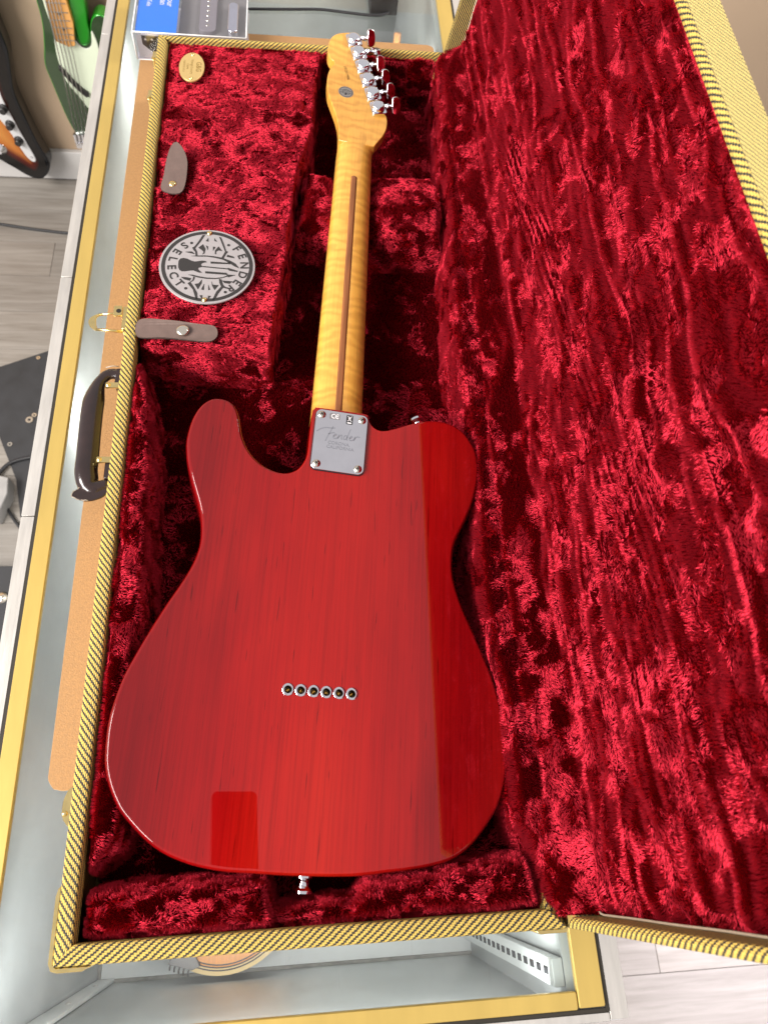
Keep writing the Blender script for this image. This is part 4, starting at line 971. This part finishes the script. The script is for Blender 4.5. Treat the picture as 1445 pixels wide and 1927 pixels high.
for e in (((bx0, by0, bz1), (bx1, by0, bz1)), ((bx0, by0, bz1), (bx0, by1, bz1)), ((bx1, by0, bz1), (bx1, by1, bz1)), ((bx0, by0, bz0 + 1), (bx0, by0, bz1))): tube("box_edge", [e[0], tuple(0.5*(p + q) for p, q in zip(*e)), e[1]], 0.9, M['print_white'], pb, n=6)
box("box_base", bx0 + 0.4, bx1 - 0.4, by0 + 0.4, by1 - 0.4, bz0, bz0 + 1.4, M['white_card'], pb)
bc = box("blue_card", bx0 + 3, -181, by0 + 3, by1 - 3, bz1 - 3.2, bz1 - 2.4, M['blue_card'], pb)
box("gray_card", -180.6, bx1 - 3, by0 + 3, by1 - 3, bz1 - 16, bz1 - 15, M['gray_card'], pb)
box("white_card", bx0 + 4, bx1 - 4, by0 + 2.2, by0 + 2.8, bz0 + 3, bz1 - 5, M['white_card'], pb)
T_ = lambda x, y: at(x, y, bz1 - 2.3, -math.pi/2 - 0.03)
text("lettering", "Seymour", 12.5, M['print_white'], bc, T_(-193, 1010), bold=0.2); text("lettering", "Duncan", 12.5, M['print_white'], bc, T_(-203, 1010), bold=0.2)
text("lettering", "Lead for Tele", 9, M['print_white'], bc, T_(-222, 1010), bold=0.1)
pu = slab("pickup", rrect(-152, -128, 948, 1040, 8, 4), bz1 - 9, bz1 - 15, M['lid_gray'], pb, rt=1, steps=2)
for i in range(6): lathe("pole_piece", [(0, 0.5), (2.2, 0.4), (2.5, 0)], M['nickel'], pu, 12, T=at(-140, 962 + i*11.4, bz1 - 9))
slab("pickup_cover", rrect(-112, -97, 946, 1014, 7, 5), bz1 - 6, bz1 - 15, M['chrome'], pb, rt=2.5, steps=3)
pd = slab("pickup_drawing", [(-229, -52), (-196, -52), (-196, -60), (-199, -70), (-210, -79), (-220, -72), (-229, -64)], 0.5, 0, M['black_plastic'], pb, T=lambda V: np.c_[V[:, 0], by0 + 1.9 - V[:, 2]*0.3, V[:, 1]])
V, F = join_geo([flat_poly(circle(x, z, 1.5, 10), 0.3, 0) for x, z in ((-224, -57), (-215, -57), (-206, -57), (-211, -76))])
mesh("printed_dots", np.c_[V[:, 0], by0 + 1.72 - V[:, 2]*0.2, V[:, 1]], F, M['print_white'], pb)

# ------------------------------------------------------------------ charger and its cable on the glass
cab = tube("charger_cable", resample([(-140, 1052, -86.6), (-89, 1058, -86.6), (-28, 1064, -86.6), (21, 1069, -86.6), (54, 1067, -86.6), (96, 1063, -86.4), (121, 1066, -86.2), (133, 1074, -84), (138, 1084, -82)], 60, closed=False), 2.1, M['black_rubber'], n=8)
tag(cab, "thin black cable running across the glass behind the case", "cable")
ad = tag(box("charger", 100, 144, 1070, 1150, ZG + 0.2, ZG + 26, M['black_plastic'], r=3), "black power adapter on the glass behind the headstock", "charger")
box("indicator_light", 103, 107, 1086, 1090, ZG + 25.8, ZG + 26.6, M['red_led'], ad)

# ------------------------------------------------------------------ goods inside the counter, seen through the glass
mnd = tag(empty("mandolin", (-115, -157, -500)), "small acoustic instrument with striped binding under the glass", "mandolin")
slab("body", circle(-115, -157, 92, 72), -433, -499, M['rosewood'], mnd, rt=2, steps=2)
for k, (r0, r1, mm) in enumerate(((89, 93.5, 'binding_cream'), (87.4, 88.9, 'rosewood'), (86.0, 87.3, 'binding_cream'), (84.4, 85.9, 'rosewood'), (83.2, 84.3, 'spruce'), (81.7, 83.1, 'rosewood'))):
    V, F = ring_geo(-115, -157, r0, r1, -430.6 - 0.15*k, -434, 72); mesh("binding_ring", V, F, M[mm], mnd)
slab("soundboard", circle(-115, -157, 81.6, 64), -431.6, -434, M['spruce'], mnd)
tp = slab("tailpiece", [(-172, -220), (-146, -228), (-140, -238), (-150, -242), (-178, -234)], -424, -430, M['pewter'], mnd, rt=1, steps=1)
for i in range(5): tube("hook", [(-175 + i*5.4, -233 - i*2.0, -425), (-176 + i*5.4, -237 - i*2.0, -425), (-176.5 + i*5.4, -240 - i*2, -428)], 1.1, M['pewter'], tp, n=6)
stk = tube("wooden_stick", [(150, 1010, -499), (152, 1060, -320), (154, 1110, -140)], [7, 7, 6], M['stick_wood'], n=12); tag(stk, "reddish wooden stick leaning inside the counter under the glass", "stick")
cd_ = box("price_card", 168, 200, 1002, 1003.5, -320, -180, M['white_card'], r=0.6); tag(cd_, "pale blank card standing inside the counter beside the wooden stick", "card")

# ------------------------------------------------------------------ floor at the left: mat, cables, small screws, pedal
mt = tag(slab("floor_mat", [(-1090, 930), (-665, 1128), (-560, 1000), (-560, 560), (-676, 640), (-700, 740), (-760, 866), (-830, 960)], ZF + 4.5, ZF + 0.3, M['mat_black'], rt=1, steps=1), "black rubber mat on the plank floor beside the counter", "mat")
for k, (x, y, r) in enumerate(((-692, 908, 9), (-682, 922, 6), (-728, 837, 6), (-696, 1099, 5))):
    o = lathe("steel_washer", [(r*0.42, 2.2), (r, 2.2), (r, 0), (r*0.42, 0), (r*0.42, 2.2)], M['nickel'], None, 18, T=at(x, y, ZF + 4.7), cap=False)
    tag(o, ("largest washer of the pair lying together on the black mat", "smaller washer touching the largest one on the black mat", "lone washer nearest the bare floor edge of the black mat", "lone washer near the far edge of the black mat")[k], "washer", "loose washers on the mat")
tag(tube("floor_cable", resample([(-1000, 1590, ZF + 4), (-866, 1568, ZF + 4), (-806, 1558, ZF + 4), (-746, 1549, ZF + 4), (-640, 1540, ZF + 4), (-500, 1550, ZF + 4)], 40, closed=False), 4.0, M['black_rubber'], n=8), "black cable crossing the floor near the skirting board", "cable")
tag(tube("floor_cable", resample([(-800, 640, ZF + 8), (-752, 735, ZF + 8), (-739, 757, ZF + 8), (-718, 783, ZF + 9), (-671, 798, ZF + 10), (-600, 806, ZF + 10)], 40, closed=False), 4.5, M['black_rubber'], n=8), "black cable curving over the near part of the black mat", "cable")
tag(tube("floor_cable", resample([(-760, 740, ZF + 12), (-729, 692, ZF + 9), (-705, 657, ZF + 5), (-668, 608, ZF + 5), (-600, 560, ZF + 5)], 40, closed=False), 3.6, M['black_rubber'], n=8), "thin black cable running from the pedal across the planks", "cable")
pe = tag(empty("effects_pedal", (-735, 690, ZF)), "gray floor pedal on the planks at the edge of the black mat", "pedal")
slab("housing", [(-790, 640), (-716, 622), (-699, 684), (-703, 727), (-770, 745)], ZF + 40, ZF + 0.5, M['pedal_gray'], pe, rt=5, steps=3)
lathe("footswitch", [(0, 10), (5, 9.5), (6, 8), (6, 0)], M['steel'], pe, 16, T=at(-742, 690, ZF + 40))
am = tag(empty("pedalboard", (-720, 430, ZF)), "dark pedalboard on the floor with one round metal corner cap", "pedalboard")
slab("board", [(-900, 300), (-640, 300), (-640, 506), (-900, 506)], ZF + 30, ZF + 0.5, M['mat_black'], am, rt=3, steps=2)
lathe("corner_cap", [(0, 8), (8, 7), (13, 3), (14, 0)], M['nickel'], am, 16, T=at(-676, 430, ZF + 30))

# ------------------------------------------------------------------ guitars hanging on the back wall, faces parallel to it
def wallT(y):       # outline (x, z) with thickness towards the viewer
    return lambda V: np.c_[np.asarray(V)[:, 0], y - np.asarray(V)[:, 2], np.asarray(V)[:, 1]]
yf = 1700.0          # face plane
gb = tag(empty("green_guitar", (-540, yf, -870)), "metallic green bass with mint pickguard and maple neck hanging on the wall", "bass guitar")
go = resample([(-608, -440), (-611, -512), (-616, -549), (-626, -590), (-638, -635), (-636, -677), (-632, -727), (-625, -790), (-611, -845), (-590, -878), (-550, -900), (-500, -895), (-452, -860), (-420, -800), (-408, -720), (-420, -650), (-440, -590), (-455, -545), (-460, -516), (-474, -505), (-490, -511), (-501, -527), (-508, -552), (-516, -570), (-527, -579), (-536, -574), (-540, -556), (-538, -525), (-540, -470), (-560, -430), (-590, -420)], 220)
slab("body", go, 0, -42, None, gb, rt=5, rb=5, steps=4, T=wallT(yf), mats=[M['green_shaded'], M['green_metallic']], cap_mat=0, side_mat=1)
hg = resample([(-536, -470), (-504, -440), (-500, -475), (-506, -524), (-508, -548), (-513, -566), (-523, -577), (-533, -577), (-538, -566), (-539, -544)], 60)
slab("cutaway_horn", hg, 3, -30, M['green_metallic'], gb, rt=6, steps=4, T=wallT(yf))
pg = resample([(-591, -470), (-592, -547), (-597, -580), (-601, -619), (-597, -674), (-580, -709), (-551, -757), (-520, -700), (-504, -641), (-497, -595), (-496, -570), (-500, -548), (-503, -545), (-510, -575), (-521, -587), (-534, -586), (-544, -574), (-548, -560), (-552, -500)], 140)
slab("pickguard", pg, 3.2, 0.3, None, gb, rt=0.8, steps=1, T=wallT(yf), mats=[M['mint_guard'], M['guard_edge']], side_mat=1)
nk = slab("neck", [(-588, -565), (-562, -577), (-546, -573), (-536, -520), (-541, -300), (-578, -300)], 16, 3.4, None, gb, rt=1, steps=1, T=wallT(yf), mats=[M['pale_maple'], M['maple_side']], side_mat=1)
for i in range(13):
    z = -560 + i*(13 + i*0.8); box("fret", -584, -541.5, -z - 0.8, -z + 0.8, 16.2, 17.4, M['steel'], nk, T=lambda V: wallT(yf)(np.c_[V[:, 0], -V[:, 1], V[:, 2]]))
for z in (-535, -500, -455): lathe("inlay_dot", [(3.4, 0.4), (3.4, 0)], M['black_plastic'], nk, 14, T=at(-562, yf - 16.2, z, 0, [[1, 0, 0], [0, 0, -1], [0, 1, 0]]))
slab("pickup", [(-602, -630), (-596, -636), (-580, -664), (-560, -690), (-548, -700), (-549, -709), (-556, -712), (-575, -690), (-592, -662), (-604, -640)], 12, 3.4, M['black_plastic'], gb, rt=1.5, steps=1, T=wallT(yf))
slab("bridge", rrect(-622, -568, -868, -824, 3, 2), 10, 0.3, M['chrome_worn'], gb, rt=1.5, steps=1, T=wallT(yf))
for i in range(5): lathe("saddle", [(0, 6), (3.5, 5), (4.2, 0)], M['chrome'], gb, 12, T=at(-615 + i*10, yf - 10, -850 + i*2, 0, [[1, 0, 0], [0, 0, -1], [0, 1, 0]]))
for i in range(5): tube("string", [(-614 + i*10, yf - 15, -846), (-590 + i*8.4, yf - 19, -600), (-574 + i*6.4, yf - 20, -300)], 1.5 - 0.12*i, M['steel'], gb, n=6)

sb = tag(empty("sunburst_guitar", (-780, yf, -980)), "sunburst bass with black edges and silver pickguard hanging at the picture edge", "bass guitar")
yb_ = 1690.0
so = resample([(-712, -440), (-714, -500), (-712, -554), (-711, -599), (-722, -653), (-733, -710), (-730, -777), (-722, -857), (-711, -916), (-721, -949), (-745, -974), (-766, -976), (-790, -963), (-822, -934), (-870, -900), (-960, -880), (-1040, -860), (-1070, -780), (-1060, -700), (-1040, -640), (-1050, -560), (-1040, -480), (-960, -440), (-800, -430)], 240)
bo = slab("body", so, 0, -44, None, sb, rt=5, rb=5, steps=4, T=wallT(yb_), mats=[M['black_gloss'], M['black_gloss']])
# burst face: a fine grid so the dark edge can follow the outline
gx, gz = np.meshgrid(np.linspace(-1070, -722, 110), np.linspace(-978, -430, 150), indexing='ij')
sd = poly_sdf(so, gx, gz); q = grid_faces(110, 150, sd < -6); V = np.c_[gx.ravel(), np.full(gx.size, yb_ - 0.5), gz.ravel()]
u_, inv = np.unique(q.ravel(), return_inverse=True); fo = mesh("burst_face", V[u_], inv.reshape(q.shape)[:, ::-1], M['sunburst'], sb)
ed = np.clip((-sd.ravel()[u_] - 24)/66, 0, 1); a_ = fo.data.attributes.new("edge", 'FLOAT', 'POINT'); a_.data.foreach_set("value", ed.astype(np.float32))
slab("pickguard", resample([(-772, -640), (-768, -700), (-768, -735), (-757, -819), (-744, -898), (-748, -915), (-757, -912), (-768, -890), (-784, -820), (-797, -782), (-830, -700), (-820, -640)], 90), 3.4, 0.8, M['guard_silver'], sb, rt=0.8, steps=1, T=wallT(yb_))
FA = [[1, 0, 0], [0, 0, -1], [0, 1, 0]]
for x, z in ((-775, -752), (-774, -798), (-768, -846)):
    k = lathe("knob", [(0, 17), (7.5, 16.6), (8.6, 15.5), (9.2, 6), (11.5, 4.5), (12, 0)], M['black_plastic'], sb, 20, T=at(x, yb_ - 3.4, z, 0, FA))
lathe("jack_plate", [(0, 14), (5, 14), (7, 10), (15, 4), (17, 0)], M['chrome'], sb, 20, T=at(-828, yb_ - 0.8, -880, 0, FA))
lathe("guard_screw", [(0, 1.6), (2.6, 1.2), (3.4, 0)], M['chrome'], sb, 12, T=at(-752, yb_ - 3.4, -900, 0, FA))
slab("pickup", rrect(-830, -790, -720, -690, 4, 2), 10, 0.8, M['guard_silver'], sb, rt=1, steps=1, T=wallT(yb_))

# ------------------------------------------------------------------ the phone taking the picture: it shows only as a dark shape mirrored in the lacquer
ph = empty("phone"); ph.matrix_world = Matrix.Translation(Vector(CAM)*S) @ M3.to_4x4()
tag(ph, "dark smartphone held above the guitar, mirrored as a dark block in its lacquer", "phone")
slab("case", rrect(-31, 40, -128, 14, 9, 5), 14, 4, M['black_plastic'], ph, rt=2, rb=2, steps=2, local=True)
lathe("lens", [(9.5, -2.0), (10, 0), (10, 4.5), (7.5, 4.5), (7.5, -2.0)][::-1], M['black_gloss'], ph, 24, local=True, cap=False)

for o in scn.objects:
    if o.parent is not None and o.name.split('.')[0] in ("lettering", "emblem", "serial_number", "printed_dots"): o["kind"] = "stuff"

for o in scn.objects:
    if '_loc' in o: del o['_loc']
